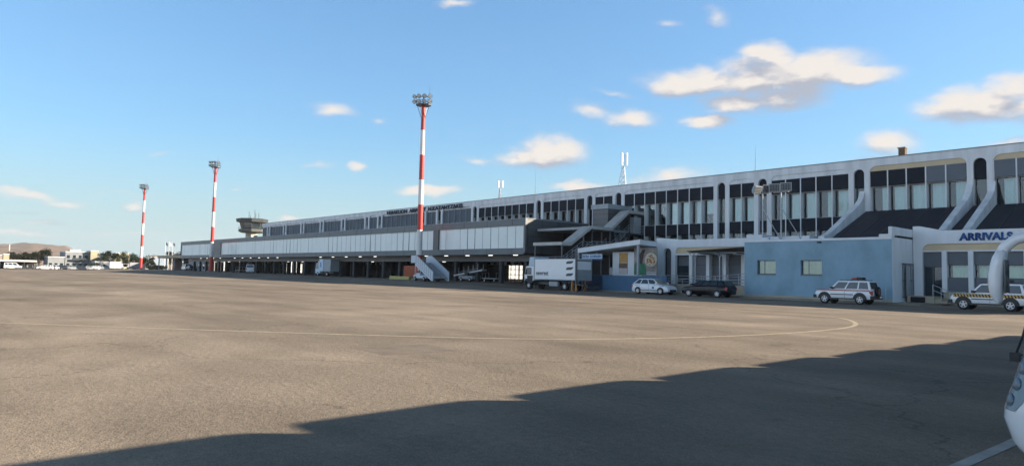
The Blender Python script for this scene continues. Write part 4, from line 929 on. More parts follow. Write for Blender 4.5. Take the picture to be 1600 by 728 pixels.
# boxy four wheel drives
jp_st = [(-2.14, .50, 1.02, .80), (-2.10, .42, 1.10, .86), (-1.7, .38, 1.12, .90), (-.8, .36, 1.12, .90), (.75, .36, 1.12, .90), (.95, .36, 1.10, .90), (1.7, .4, 1.06, .87), (2.05, .44, .98, .83), (2.16, .5, .86, .76)]
def jeep(label, x, y, stripes):
    T = car('off_road_car', label, 'car', x, y, pi, 4.4, 1.80, jp_st, (-2.08, .98, -1.88, .35, 1.10, 1.74, .86, .72), M_carw, (-1.28, 1.36), .37, pill=(.31, .625), flare=M_plast)
    q = MB(); q.box(-2.28, -2.02, -.86, .86, .42, .68); q.obj('bumper', M_plast, T, local=True); q = MB(); q.box(2.02, 2.27, -.84, .84, .42, .66); q.obj('bumper', M_plast, T, local=True)
    for s in (-1, 1): q = MB(); q.box(-.8, .9, s*.903, s*.925, .70, .76); q.obj('side_moulding', M_plast, T, local=True); q = MB(); q.box(-.85, .92, s*.90, s*.915, .38, .46); q.obj('sill', M_plast, T, local=True)
    q = MB(); q.box(2.268, 2.28, -.26, .26, .48, .60); q.obj('number_plate', M_polew, T, local=True); q = MB(); q.box(-2.29, -2.278, -.75, -.30, .50, .62); q.obj('number_plate', M_polew, T, local=True)
    q = MB(); q.box(2.16, 2.19, -.42, .42, .72, .90)
    q.obj('grille', M_plast, T, local=True)
    W2 = thing_part('spare_wheel', T); q = MB(); n = 20
    q.loft([[(-2.14-o, .05+r*cos(2*pi*i/n), .98+r*sin(2*pi*i/n)) for i in range(n)] for o, r in ((.02, .26), (.02, .34), (.06, .37), (.2, .37), (.24, .33), (.25, .0))]); q.obj('tyre', M_tyre, W2, local=True)
    q = MB(); q.loft([[(-2.38-o, .05+r*cos(2*pi*i/n), .98+r*sin(2*pi*i/n)) for i in range(n)] for o, r in ((0, .24), (.02, .22), (.025, .0))]); q.obj('cover', mat('dark_metal_cover', (.10, .06, .05), .5, .2, 4), W2, local=True)
    q = MB(); q.tube((-1.7, -.6, 1.80), (.3, -.6, 1.80), .02, n=5); q.tube((-1.7, .6, 1.80), (.3, .6, 1.80), .02, n=5)
    for X in (-1.6, -.6, .2): q.tube((X, -.6, 1.74), (X, -.6, 1.8), .02, n=4); q.tube((X, .6, 1.74), (X, .6, 1.8), .02, n=4)
    q.obj('roof_rail', M_plast, T, local=True)
    q = MB(); q.box(-1.30, -.45, -.40, .40, 1.82, 1.86); q.prism([(-1.2, 1.86), (-1.25, 2.0), (-.9, 2.02), (-.85, 1.86)], 'y', -.4, .4); q.obj('roof_load', M_plast, T, local=True)
    q = MB(); q.prism([(-.85, 1.86), (-.87, 1.99), (-.55, 1.97), (-.5, 1.86)], 'y', -.35, .35); q.obj('beacon', M_tail, T, local=True)
    T.scale = (.93, .97, .97)
    if stripes == 'red':
        q = MB(); q.box(-2.0, 1.9, .902, .910, 1.0, 1.06); q.box(-2.0, 1.9, -.910, -.902, 1.0, 1.06); q.obj('red_stripe', M_red, T, local=True)
    else:
        q = MB()
        for s in (-1, 1): q.box(-2.0, 1.95, s*.902, s*.907, .84, 1.05)
        q.obj('yellow_band', mat('decal_yellow', (.60, .36, .06), .4, .05, 2), T, local=True); q = MB()
        for s in (-1, 1):
            for k in range(22):
                X = -2.0+.178*k; q.prism([(X, .84), (X+.085, .84), (X+.165, 1.05), (X+.08, 1.05)], 'y', s*.9075, s*.911)
        q.obj('black_slash', M_plast, T, local=True)
    return T
jeep('white off-road car with a thin red stripe parked before the blue wall', -20.25, 51.2, 'red')
jeep('white off-road car with a yellow and black slashed band before the arrivals hall', -11.45, 51.0, 'yel')

# catering truck
def truck(x, y):
    T = thing('catering_truck', 'white high-lift catering truck with three dark leaf shapes parked beside the pier end', 'truck', (x, y, 0), pi)
    # local x forward (cab), world -X
    q = MB(); q.box(-4.9, 1.35, -1.25, 1.25, 1.18, 3.40); q.obj('cargo_box', M_carw, T, local=True, bevel=.03)
    q = MB(); q.box(-4.92, 1.37, -1.27, 1.27, 1.12, 1.2); q.box(-4.92, -4.8, -1.275, -1.2, 1.2, 3.42); q.box(1.28, 1.38, 1.2, 1.275, 1.2, 3.42); q.box(-4.92, -4.8, 1.2, 1.275, 1.2, 3.42); q.box(-4.9, 1.36, 1.2, 1.272, 3.36, 3.43); q.obj('box_frame', M_lgrey, T, local=True)
    # rear
    q = MB(); q.box(-4.912, -4.9, -1.18, 1.18, 1.2, 3.34); q.obj('rear_frame', mat('rear_grey', (.16, .16, .17), .6, .1, 2), T, local=True)
    q = MB(); q.box(-4.96, -4.9, -1.1, 1.1, 2.25, 3.15); q.obj('rear_door', mat('bright_white_panel', (.8, .8, .8), .5, .04, 2), T, local=True)
    q = MB()
    for k in range(7): q.box(-4.97, -4.91, -1.15, 1.15, 1.2+.145*k, 1.2+.145*k+.12)
    q.obj('roller_slats', M_lgrey, T, local=True)
    q = MB(); q.box(-6.3, -4.95, -1.0, 1.0, .62, .7); q.box(-6.3, -6.24, -1.0, 1.0, .3, .7); q.obj('tail_lift', M_steel, T, local=True)
    for s in (-1, 1): q = MB(); q.box(-5.0, -4.93, s*1.0, s*1.15, 1.0, 1.14); q.obj('tail_light', M_tail, T, local=True)
    # cab
    q = MB(); q.prism([(1.55, .95), (3.05, .95), (3.1, 1.7), (2.85, 2.55), (2.6, 2.62), (1.55, 2.62)], 'y', -1.15, 1.15); q.obj('cab', M_carw, T, local=True, bevel=.05)
    q = MB(); q.prism([(1.5, 2.64), (2.4, 2.64), (2.25, 3.62), (1.5, 3.62)], 'y', -1.15, 1.15); q.obj('cab_canopy', mat('pale_blue_sheet', (.50, .62, .72), .4, .05, 2), T, local=True, bevel=.03)
    for s in (-1, 1):
        q = MB(); q.prism([(1.9, 1.65), (2.95, 1.65), (2.75, 2.45), (1.9, 2.45)], 'y', s*1.152, s*1.158); q.obj('side_window', M_cglass, T, local=True)
        q = MB(); q.box(2.95, 3.05, s*1.2, s*1.42, 1.7, 2.3); q.tube((2.9, s*1.15, 2.35), (3.0, s*1.35, 2.3), .03, n=5); q.obj('mirror', M_plast, T, local=True)
        q = MB(); q.box(3.08, 3.13, s*.75, s*1.05, 1.0, 1.2); q.obj('headlight', M_head, T, local=True)
    q = MB(); q.add([(3.105, -1.05, 1.72), (3.105, 1.05, 1.72), (2.87, 1.02, 2.5), (2.87, -1.02, 2.5)], [(0, 1, 2, 3)]); q.obj('windscreen', M_cglass, T, local=True)
    q = MB(); q.box(2.9, 3.16, -1.16, 1.16, .5, .94); q.box(1.7, 2.6, 1.153, 1.165, .75, 1.55); q.obj('bumper', M_plast, T, local=True)
    # chassis, scissor lift, tanks
    q = MB(); q.box(-4.7, 3.0, -.45, .45, .62, .85); q.obj('chassis', M_steel, T, local=True)
    for s in (-1, 1):
        q = MB(); q.prism([(-3.9, .86), (-3.7, .86), (.6, 1.1), (.4, 1.1)], 'y', s*.7, s*.8); q.prism([(.4, .86), (.6, .86), (-3.7, 1.1), (-3.9, 1.1)], 'y', s*.82, s*.9); q.obj('scissor_arm', M_steel, T, local=True)
        q = MB(); q.box(-2.2, -.9, s*.85, s*1.18, .45, .95); q.obj('tank', M_lgrey, T, local=True, bevel=.04)
        q = MB(); q.box(-4.3, -4.15, s*.9, s*1.1, .1, 1.1); q.box(-4.4, -4.05, s*.85, s*1.15, .04, .1); q.obj('stabiliser', mat('orange_leg', (.5, .2, .04), .5, .1, 2), T, local=True)
        for wx in (2.35, -3.2): wheel(T, wx, s*.98, .45, .3, s, .5)
        q = MB(); q.prism([(1.75, .95), (1.8, 1.2), (2.9, 1.2), (2.95, .95)], 'y', s*.6, s*1.162); q.obj('mudguard', M_plast, T, local=True)
    # three dark leaf shapes at the rear of each side
    q = MB()
    for z in (3.02, 2.37, 1.72):
        for s in (1,):
            pts = [(-3.55, z-.16), (-3.5, z+.02), (-3.75, z+.13), (-4.55, z+.17), (-4.5, z+.02), (-4.25, z-.13)]
            q.prism(pts, 'y', 1.253, 1.26)
    q.obj('leaf_mark', mat('dark_decal', (.07, .075, .08), .5, .1, 3), T, local=True)
    return T
TR = truck(-52.9, 53.4)
# lettering on the truck side: local +y faces world -Y
me_t = None
TT = thing('tmp', 'x', 'x', (0, 0, 0)); o = text_obj('newrest', 'lettering', 0, 1.9, 0, .42, 0, M_steel, TT, bold=.02, depth=.01)
for v in o.data.vertices: v.co = Vector((1.05-v.co.x, 1.254-v.co.y, 1.62+v.co.z))
o.parent = TR; bpy.data.objects.remove(TT)

T = thing('steel_post', 'slim dark steel post standing at the rear corner of the catering truck', 'post', (-47.55, 51.75, 0)); q = MB(); q.box(-47.63, -47.47, 51.67, 51.83, 0, 4.55); q.obj('post', M_steel, T); q = MB(); q.box(-47.8, -47.3, 51.5, 52.0, 0, .06); q.obj('foot', M_steel, T); q = MB(); q.tube((-47.3, 51.5, .1), (-47.3, 51.5, .75), .14, .05, n=8); q.obj('cone', mat('orange_leg', (.5, .2, .04), .5, .1, 2), T)
# boarding stairs truck
def stairs_truck(x, y, rot):
    T = thing('boarding_stairs', 'white self-driving passenger boarding stairs in front of the nearest striped mast', 'boarding stairs', (x, y, gz(x, y)), rot)
    # local +x: down towards the foot; top platform at -x
    q = MB(); q.prism([(-2.9, .45), (-2.9, .95), (-2.0, .95), (-1.9, 1.25), (-.6, 1.25), (-.5, .9), (1.5, .9), (1.6, .45)], 'y', -.95, .95); q.obj('chassis', mat('pale_blue_grey_paint', (.58, .64, .70), .45, .08, 2), T, local=True, bevel=.04)
    for wx in (-2.2, 1.0):
        for s in (-1, 1): wheel(T, wx, s*.88, .38, .26, s, .5)
    n = 16; xs0, xs1, z0, z1 = -2.0, 4.1, 2.95, .45
    q = MB()
    for i in range(n):
        xa = xs0+(xs1-xs0)*i/n; za = z0+(z1-z0)*i/n; q.box(xa, xa+(xs1-xs0)/n*1.02, -.95, .95, za-.12, za)
    q.obj('steps', M_lgrey, T, local=True)
    for s in (-1, 1):
        q = MB(); q.prism([(xs0, 2.5), (xs0, 4.05), (xs0+.3, 4.05), (xs1+.2, 1.45), (xs1+.25, .1), (xs1-.3, .1)], 'y', s*.98, s*1.04); q.obj('side_panel', mat('pale_blue_grey_paint', (.58, .64, .70), .45, .08, 2), T, local=True)
        q = MB(); q.tube((xs0, s*1.01, 4.1), (xs0+.3, s*1.01, 4.1), .04, n=6); q.tube((xs0+.3, s*1.01, 4.1), (xs1+.2, s*1.01, 1.5), .04, n=6)
        for i in range(9):
            f = i/8; X = xs0+.3+(xs1-.1-xs0)*f; z = 4.05-2.6*f; q.box(X-.03, X+.03, s*1.04, s*1.06, z-1.35, z)
        q.obj('handrail', M_lgrey, T, local=True)
        q = MB(); q.prism([(xs0, 2.5), (xs0, 2.8), (xs1-.1, .35), (xs1-.5, .25)], 'y', s*1.045, s*1.1); q.obj('stringer', mat('pale_blue_grey_paint', (.58, .64, .70), .45, .08, 2), T, local=True)
    q = MB(); q.box(-3.7, -2.0, -1.05, 1.05, 2.85, 2.95); q.obj('platform', M_lgrey, T, local=True)
    for s in (-1, 1): q = MB(); q.box(-3.7, -2.02, s*1.05, s*1.0, 2.95, 4.05); q.obj('platform_panel', mat('pale_blue_grey_paint', (.58, .64, .70), .45, .08, 2), T, local=True)
    for X, Y in ((-2.6, -.8), (-2.6, .8), (-.7, -.8), (-.7, .8)): q = MB(); q.box(X-.06, X+.06, Y-.06, Y+.06, .9, 2.85 if X < -1 else 2.3); q.obj('lift_strut', mat('pale_blue_grey_paint', (.58, .64, .70), .45, .08, 2), T, local=True)
    q = MB(); q.prism([(-1.6, 1.25), (-1.6, 2.1), (-1.35, 2.2), (-.9, 2.1), (-.8, 1.25)], 'y', -.9, -.1); q.obj('driver_cab', M_cglass, T, local=True)
    q = MB(); q.box(-2.95, -2.9, -.85, -.6, .6, .75); q.box(-2.95, -2.9, .6, .85, .6, .75); q.obj('headlight', M_head, T, local=True)
    T.scale = (.97, 1.1, .86)
    return T
stairs_truck(-75.4, 52.6, radians(-12))
# baggage belt loader and dollies under the pier
def belt(x, y, rot, label):
    T = thing('belt_loader', label, 'belt loader', (x, y, gz(x, y)), rot); q = MB(); q.box(-1.6, 1.6, -.8, .8, .35, .8); q.obj('chassis', M_lgrey, T, local=True, bevel=.04)
    q = MB(); q.prism([(-3.2, .7), (3.3, 1.55), (3.3, 1.75), (-3.2, .9)], 'y', -.45, .45); q.obj('conveyor', M_galv, T, local=True)
    for s in (-1, 1):
        q = MB()
        for k in range(5): X = -2+k*1.1; z = .9+(X+3.2)*.13; q.tube((X, s*.5, z), (X+.06, s*.5, z+.9), .03, n=5)
        q.tube((-2, s*.5, 1.3), (2.5, s*.5, 1.9), .03, n=5); q.obj('handrail', M_galv, T, local=True)
        for wx in (-1.0, 1.0): wheel(T, wx, s*.72, .3, .2, s)
    q = MB(); q.box(-.2, .5, -.8, -.5, .8, 1.3); q.obj('seat', M_plast, T, local=True)
belt(-76.4, 60.5, 0, 'grey baggage belt loader parked under the pier right of the boarding stairs')
def dolly(x, y, rot, label, grp=None):
    T = thing('baggage_dolly', label, 'baggage dolly', (x, y, gz(x, y)), rot, grp); q = MB(); q.box(-1.4, 1.4, -.7, .7, .45, .55); q.obj('deck', M_galv, T, local=True)
    q = MB()
    for X in (-1.38, 1.38):
        for Y in (-.68, 0, .68): q.tube((X, Y, .55), (X, Y, 1.3), .025, n=4)
        q.tube((X, -.68, 1.3), (X, .68, 1.3), .025, n=4)
    q.tube((1.4, 0, .45), (2.3, 0, .3), .03, n=4); q.obj('end_rack', M_galv, T, local=True)
    for X in (-.95, .95):
        for s in (-1, 1): wheel(T, X, s*.6, .2, .12, s)
dolly(-72.6, 61.6, .1, 'empty baggage dolly under the pier left of the gridded gate')
dolly(-165.5, 60.2, 0, 'empty baggage dolly under the far part of the pier')
T = thing('container', 'rusty orange metal container behind the nearest striped mast', 'container', (-89, 60, gz(-89, 60))); z0 = gz(-89, 60)
q = MB(); q.box(-91.3, -86.6, 58.9, 61.0, z0+.12, z0+2.15); q.obj('body', M_orange, T, bevel=.03); q = MB()
for k in range(15): q.box(-91.2+.32*k, -91.05+.32*k, 58.86, 58.9, z0+.2, z0+2.05)
q.obj('rib', M_orange, T); q = MB(); q.box(-91.3, -86.6, 58.84, 59.0, z0+.05, z0+.16); q.obj('skid', M_steel, T)
T = thing('wheel_stop', 'low yellowish kerb block left of the boarding stairs', 'kerb block', (-89, 57.2, gz(-89, 57))); q = MB(); z0 = gz(-89, 57); q.prism([(56.7, z0), (56.8, z0+.5), (57.5, z0+.5), (57.6, z0)], 'x', -92, -86.5); q.obj('block', M_yellow, T)
# catering lorry and van under the pier
def boxvan(name, label, x, y, rot, L=8, Hh=3.1, paint=M_carw, boxp=M_carw, cabp=None, cat='truck', zb=.9):
    T = thing(name, label, cat, (x, y, gz(x, y)), rot); cabp = cabp or paint
    q = MB(); q.box(-L/2, L/2-1.9, -1.15, 1.15, zb, Hh); q.obj('cargo_box', boxp, T, local=True, bevel=.03)
    q = MB(); q.prism([(L/2-1.85, .5), (L/2, .5), (L/2, 1.3), (L/2-.35, Hh*.78), (L/2-1.85, Hh*.8)], 'y', -1.05, 1.05); q.obj('cab', cabp, T, local=True, bevel=.05)
    for s in (-1, 1):
        q = MB(); q.prism([(L/2-1.3, 1.35), (L/2-.15, 1.35), (L/2-.4, Hh*.74), (L/2-1.3, Hh*.74)], 'y', s*1.052, s*1.058); q.obj('side_window', M_cglass, T, local=True)
        for wx in (L/2-1.1, -L/2+1.5): wheel(T, wx, s*.95, .4, .26, s, .5)
        q = MB(); q.box(L/2-.03, L/2+.02, s*.6, s*.95, .75, .95); q.obj('headlight', M_head, T, local=True)
    q = MB(); q.add([(L/2+.006, -.95, 1.35), (L/2+.006, .95, 1.35), (L/2-.33, .9, Hh*.75), (L/2-.33, -.9, Hh*.75)], [(0, 1, 2, 3)]); q.obj('windscreen', M_cglass, T, local=True)
    q = MB(); q.box(-L/2+.1, L/2-1.8, -.45, .45, .5, zb); q.obj('chassis', M_steel, T, local=True)
    return T
T = boxvan('box_truck', 'pale blue box truck parked under the pier left of the dark rooms', -118.6, 59.6, pi, 6.4, 3.15, M_carw, M_lgrey, mat('pale_blue_truck', (.50, .66, .78), .4, .05, 2))
q = MB(); q.box(-.3, 1.28, 1.16, 1.2, .95, 3.2); q.obj('lift_panel', mat('pale_blue_truck', (.5, .66, .78), .4, .05, 2), T, local=True); q = MB(); q.box(.4, .9, 1.2, 1.21, 1.7, 2.6); q.obj('window', mat('blue_decal', (.03, .16, .4)), T, local=True)
van_st = [(-2.3, .4, 1.0, .8), (-2.26, .3, 1.15, .88), (-1.5, .25, 1.18, .92), (1.0, .25, 1.15, .92), (1.6, .28, 1.08, .9), (2.2, .32, .9, .82), (2.35, .4, .7, .7)]
vancab = (-2.24, 1.5, -2.15, .75, 1.13, 1.95, .88, .76)
car('white_van', 'small white van parked in the far shade under the pier', 'van', -153, 57.8, radians(160), 4.7, 1.85, van_st, vancab, M_carw, (-1.45, 1.5), .33, pill=(.35, .65), detail=False)

# ================================================================== control tower
cx, cy = -291, 110
T = thing('control_tower', 'airport control tower with a wide dark cab rising behind the far end of the terminal', 'tower', (cx, cy, 0))
q = MB(); q.box(cx-2.0, cx+.9, cy-1.9, cy+1.7, 0, 17.0); q.obj('shaft', mat('tower_concrete', (.36, .35, .33), .8, .12, .5), T)
q = MB(); q.box(cx+.9, cx+2.8, cy-1.2, cy+1.4, 0, 16.5); q.obj('stair_shaft', mat('tower_cream', (.60, .56, .44), .8, .12, .5), T)
def oct_(r, z, n=8, o=pi/8, sx=1): return [(cx+r*cos(2*pi*i/n+o), cy+r*sin(2*pi*i/n+o), z) for i in range(n)]
q = MB(); q.loft([oct_(4.2, 17.0), oct_(5.4, 17.5), oct_(5.4, 18.6), oct_(4.9, 18.6)]); q.obj('gallery', mat('tower_grey', (.10, .105, .10), .7, .15, .5), T)
q = MB(); q.loft([oct_(4.1, 18.6), oct_(4.9, 21.4)]); q.obj('cab_glass', M_cglass, T)
q = MB()
for i in range(8): a = 2*pi*i/8+pi/8; q.tube((cx+4.15*cos(a), cy+4.15*sin(a), 18.6), (cx+4.98*cos(a), cy+4.98*sin(a), 21.4), .14, n=5)
q.obj('cab_pillar', mat('tower_grey', (.10, .105, .10)), T)
q = MB(); q.loft([oct_(5.2, 21.4), oct_(6.3, 21.6), oct_(6.6, 22.9), oct_(6.1, 23.1)]); q.obj('roof', mat('tower_dark', (.06, .065, .07), .6, .1, .5), T)
for i, (dx, dy, hh) in enumerate(((-4, 0, 3.6), (2.6, 0, 3.8), (-1.5, 2, 2.6), (.3, -1, 1.6), (4.5, 1, 2.4))): q = MB(); q.tube((cx+dx, cy+dy, 23.1), (cx+dx, cy+dy, 23.1+hh), .10, n=5); q.obj('antenna', M_steel, T)
q = MB(); 
for i in range(8):
    a, b = 2*pi*i/8+pi/8, 2*pi*(i+1)/8+pi/8
    for z in (19.1, 19.6): q.tube((cx+5.4*cos(a), cy+5.4*sin(a), z), (cx+5.4*cos(b), cy+5.4*sin(b), z), .05, n=4)
    q.tube((cx+5.4*cos(a), cy+5.4*sin(a), 18.6), (cx+5.4*cos(a), cy+5.4*sin(a), 19.6), .05, n=4)
q.obj('gallery_rail', M_steel, T)
T = thing('windsock_board', 'small dark square board on thin legs above the far end of the pier', 'sign', (-171.5, 66, 8.7)); q = MB(); q.box(-173.3, -171, 66, 66.1, 9.3, 10.2); q.obj('board', M_steel, T); q = MB(); q.tube((-172.8, 66.05, 8.6), (-172.8, 66.05, 9.3), .05, n=4); q.tube((-171.5, 66.05, 8.6), (-171.5, 66.05, 9.3), .05, n=4); q.obj('leg', M_steel, T)

# ================================================================== airport buses on the right
def make_bus():
    """local +x forward; the nose at x = 0, left side at y = 0 .. right side at y = -2.5 (left side +y)"""
    T = thing('airport_bus', 'white airport bus nose with stacked round headlamps at the right edge', 'bus', (0, 0, 0))
    Wb, Lb = 2.5, 12.0
    def ring(z, fx, rx=-Lb, ins=0., rc=.3):
        pts = []; n = 6; x1 = fx; y0, y1 = -Wb+ins, -ins
        for (cx_, cy_, a0) in ((x1-rc, y1-rc, 0), (rx+.25, y1-.25, 90), (rx+.25, y0+.25, 180), (x1-rc, y0+rc, 270)):
            r = rc if cx_ == x1-rc else .25
            order = range(n+1)
            for k in order:
                a = radians(a0+90*k/n)
                pts.append((cx_+r*cos(a), cy_+r*sin(a), z))
        return pts
    lv = [(.10, -.22, .06), (.24, -.10, .03), (.30, -.06, .01), (.50, -.0, 0), (.60, -.01, 0), (.68, -.04, 0), (1.10, -.17, 0)]
    q = MB(); q.loft([ring(z, f, ins=i) for z, f, i in lv]); q.obj('body', M_carw, T, local=True, auto=True)
    lv2 = [(1.10, -.19, .02), (1.6, -.30, .02), (2.2, -.44, .03), (2.75, -.62, .06)]
    q = MB(); q.loft([ring(z, f, ins=i) for z, f, i in lv2]); q.obj('glazing', M_cglass, T, local=True, auto=True)
    lv3 = [(2.75, -.60, .04), (3.0, -.66, .03), (3.30, -.72, .03), (3.39, -.82, .08), (3.42, -1.0, .25)]
    q = MB(); q.loft([ring(z, f, ins=i, rc=.14) for z, f, i in lv3]); q.obj('roof', M_carw, T, local=True, auto=True)
    for s, y in ((1, 0), (-1, -Wb)):
        q = MB()
        for X in (-1.6, -3.1, -5.4, -7.6, -9.8, -11.6): q.box(X-.08, X+.08, y-.01*s-.0, y+.012*s, 1.1, 2.75)
        q.obj('window_pillar', M_carw, T, local=True)
        q = MB(); q.box(-3.05, -1.65, y, y+.015*s, .34, 2.6); q.obj('door', M_cglass, T, local=True)
    # lamp cluster on each front corner: bluish housing with three stacked round lamps
    for s in (1, -1):
        def P(t, z, o=0):     # t angle round the corner, 0 front .. 90 side
            a = radians(t); rc = .3; f = [l for l in lv if l[0] <= z][-1]; g2 = [l for l in lv if l[0] > z]; g2 = g2[0] if g2 else f
            k = 0 if g2 is f else (z-f[0])/(g2[0]-f[0]); fx = f[1]+(g2[1]-f[1])*k
            yy = -rc + (rc+o)*sin(a); xx = fx-rc+(rc+o)*cos(a)
            return Vector((xx, yy if s == 1 else -Wb-yy, z))
        q = MB(); rows = [.58, .66, .76, .88, 1.0, 1.09]; lo = [22, 14, 10, 8, 8, 12]; hi = [52, 60, 64, 66, 66, 62]
        nn = 6; g = [[P(lo[i]+(hi[i]-lo[i])*k/nn, z, .008) for k in range(nn+1)] for i, z in enumerate(rows)]
        for i in range(len(rows)-1):
            for k in range(nn): q.quad(g[i][k], g[i][k+1], g[i+1][k+1], g[i+1][k])
        hs = q.obj('lamp_housing', mat('blue_grey_lens', (.16, .22, .27), .15, .05, 3, spec=.8), T, local=True, smooth=True)
        for z, tt in ((.66, 33), (.80, 36), (.94, 38)):
            c = P(tt, z, 0); a = radians(tt); d = Vector((cos(a), sin(a)*s, .15)).normalized()
            q = MB(); q.tube(c-d*.02, c+d*.010, .064, .060, n=18); q.obj('lamp_bezel', mat('dark_lamp_bezel', (.09, .125, .155), .3, .05, 4), hs, local=True, auto=True)
            q = MB(); q.tube(c+d*.010, c+d*.022, .052, .03, n=18); q.obj('headlight', mat('smoked_blue_lens', (.13, .185, .23), .1, .2, 20, spec=.6), hs, local=True, auto=True)
    # wiper
    q = MB(); q.path([(-.2, -.6, 1.02), (-.09, -.30, 1.04), (-.16, -.2, 1.20), (-.26, -.2, 1.6)], .010, n=6); q.box(-.12, -.05, -.34, -.27, .98, 1.06); q.obj('wiper', M_plast, T, local=True)
    q = MB(); q.path([(-.14, -2.1, 1.02), (-.08, -1.6, 1.06), (-.16, -1.2, 1.5)], .014, n=6); q.obj('wiper', M_plast, T, local=True)
    # hanging mirrors on curved arms
    for s in (1, -1):
        y = -.02 if s == 1 else -Wb+.02
        m = thing_part('mirror', T)
        q = MB(); pts = [(-.64, 2.48), (-.54, 2.32), (-.42, 2.2), (-.3, 2.14), (-.18, 2.12), (-.09, 2.09), (-.03, 2.04), (.01, 1.975)]; rad = [.034, .036, .038, .040, .042, .044, .046, .049]
        q.pipe([(a-.07, y, b-.06) for a, b in pts], rad, 14)
        q.obj('arm', M_carw, m, local=True, smooth=True)
        q = MB(); rings = []
        for z, xa, xb in ((z-.05, xa-.065, xb-.095) for z, xa, xb in ((1.985, -.05, .065), (1.93, -.045, .09), (1.86, -.04, .11), (1.78, -.03, .125), (1.70, -.025, .125), (1.62, -.015, .11), (1.56, -.005, .085), (1.535, .01, .06))):
            cxm, rx_ = (xa+xb)/2, (xb-xa)/2; w = .10 if 1.52 < z < 1.9 else .06
            rings.append([(cxm+rx_*cos(2*pi*i/14), y+.03*s+w*sin(2*pi*i/14), z) for i in range(14)])
        q.loft(rings); q.obj('housing', M_carw, m, local=True, smooth=True)
        q = MB(); q.box(-.108, -.102, y+.03*s-.07, y+.03*s+.07, 1.58, 1.86); q.obj('mirror_glass', M_cglass, m, local=True)
        q = MB(); q.tube((-.062, y, 1.918), (-.058, y, 1.932), .057, n=12); q.obj('joint', M_plast, m, local=True)
    for X in (-2.7+.0-1.0, -9.4):
        for s, y in ((1, -.14), (-1, -Wb+.14)): wheel(T, X, y, .48, .28, s, .55)
    # seam of the front panel
    q = MB(); q.path([(-.02, -.42, .60), (.012, -.50, .52), (.012, -.7, .47), (.012, -1.8, .47)], .004, n=4); q.obj('panel_seam', M_plast, T, local=True)
    return T
BUS = make_bus(); BUS.location = (-1.55, 6.98, 0); BUS.rotation_euler = (0, 0, pi); BUS.scale = (1, 1, 1)
noses = [-1.6, -1.5, -1.35, -1.2, -1.0, -.8, -.5, -.2]
for i, nx_ in enumerate(noses):
    b = copy_tree(BUS); b.location = (nx_, 9.95+3.02*i, 0); b['label'] = 'white airport bus in the parked row beyond the right edge, hidden from view'; b['group'] = 'buses in the row out of view'

# ================================================================== far left
def house(label, x, y0, y1, h, d, m, name='far_building', cat='building', win=3, rows=1, z0=0, roofm=None):
    T = thing(name, label, cat, (x, (y0+y1)/2, z0)); q = MB(); q.box(x-d, x, y0, y1, z0, z0+h); q.obj('wall', m, T)
    q = MB(); q.box(x-d-.1, x+.15, y0-.12, y1+.12, z0+h, z0+h+.22); q.obj('roof', roofm or M_white, T)
    for r in range(rows):
        for k in range(win):
            yc = y0+(y1-y0)*(k+.5)/win; zc = z0+1.1+3.0*r
            q = MB(); q.box(x, x+.04, yc-.45, yc+.45, zc, zc+1.1); w = q.obj('window', M_cglass, T)
            q = MB(); q.box(x, x+.12, yc-.55, yc+.55, zc-.12, zc-.02); q.obj('sill', M_conc, w)
    return T
M_hw = mat('far_white_render', (.27, .285, .30), .85, .2, .3); M_hc = mat('far_cream_render', (.40, .35, .24), .85, .15, .3); M_hp = mat('far_pinkish_render', (.30, .25, .22), .85, .15, .3)
house('low white single storey house left of the two storey block, far left', -290, 37.4, 42.4, 4.3, 10, M_hw, rows=1)
T = house('white two storey block with a balcony in the far left background', -290, 42.6, 50.0, 6.3, 12, M_hw, rows=2, win=4)
q = MB(); q.box(-290, -288.8, 44.5, 49, 3.3, 3.45); q.box(-288.85, -288.8, 44.5, 49, 3.45, 4.2); q.obj('balcony', M_steel, T)
q = MB(); q.box(-294, -291, 44, 47.5, 6.5, 7.4); q.obj('roof_hut', M_lgrey, T)
house('narrow cream building right of the white two storey block', -288, 50.1, 52.6, 6.9, 8, M_hc, win=1, rows=1)
house('small white cottage between the cream building and the dark trees', -285, 52.8, 57.2, 4.6, 8, M_hw, win=2)
house('long low white shed in front of the trees left of the farthest mast', -276, 49.5, 59.0, 2.9, 6, M_hw, win=5)
house('plain cream hall with a pale gable beside the farthest striped mast', -292, 58.8, 64.0, 6.4, 12, M_hc, win=1)
house('pinkish low building at the left edge behind the long shelter', -290, 16, 25.5, 4.4, 8, M_hp, win=2)
house('tiny cream cube hut above the long shelter at the left edge', -270, 22.9, 24.4, 4.6, 3, M_hc, win=1)
house('blue grey building behind the hedge right of the farthest mast', -275, 65.5, 73.0, 5.0, 8, mat('far_blue_grey', (.30, .36, .44), .8, .2, .4), win=7)
T = thing('long_shelter', 'long low open shelter with a white roof edge at the far left', 'shelter', (-262, 22, 0))
q = MB(); q.box(-268, -261, 12, 30.8, 2.35, 2.85); q.obj('roof', M_polew, T); q = MB(); q.box(-268, -267.8, 12, 30.7, 0, 2.35); q.obj('back_wall', M_dark, T)
for k in range(7): q = MB(); q.box(-261.3, -261.1, 12.2+3.05*k, 12.4+3.05*k, 0, 2.35); q.obj('post', M_steel, T)
T = thing('entrance_canopy', 'cream flat canopy on posts at the far end of the pier', 'canopy', (-250, 68, 0))
q = MB(); q.box(-256, -226, 64.5, 70, 4.6, 5.5); q.obj('roof', M_hc, T)
for X in (-255, -246, -237, -228): q = MB(); q.box(X-.15, X+.15, 64.7, 65.0, .5, 4.6); q.obj('post', M_lgrey, T)
q = MB(); q.box(-256, -226, 69.7, 70, .3, 4.6); q.obj('back_wall', mat('dim_brown', (.08, .06, .05), .9, .2, .5), T)
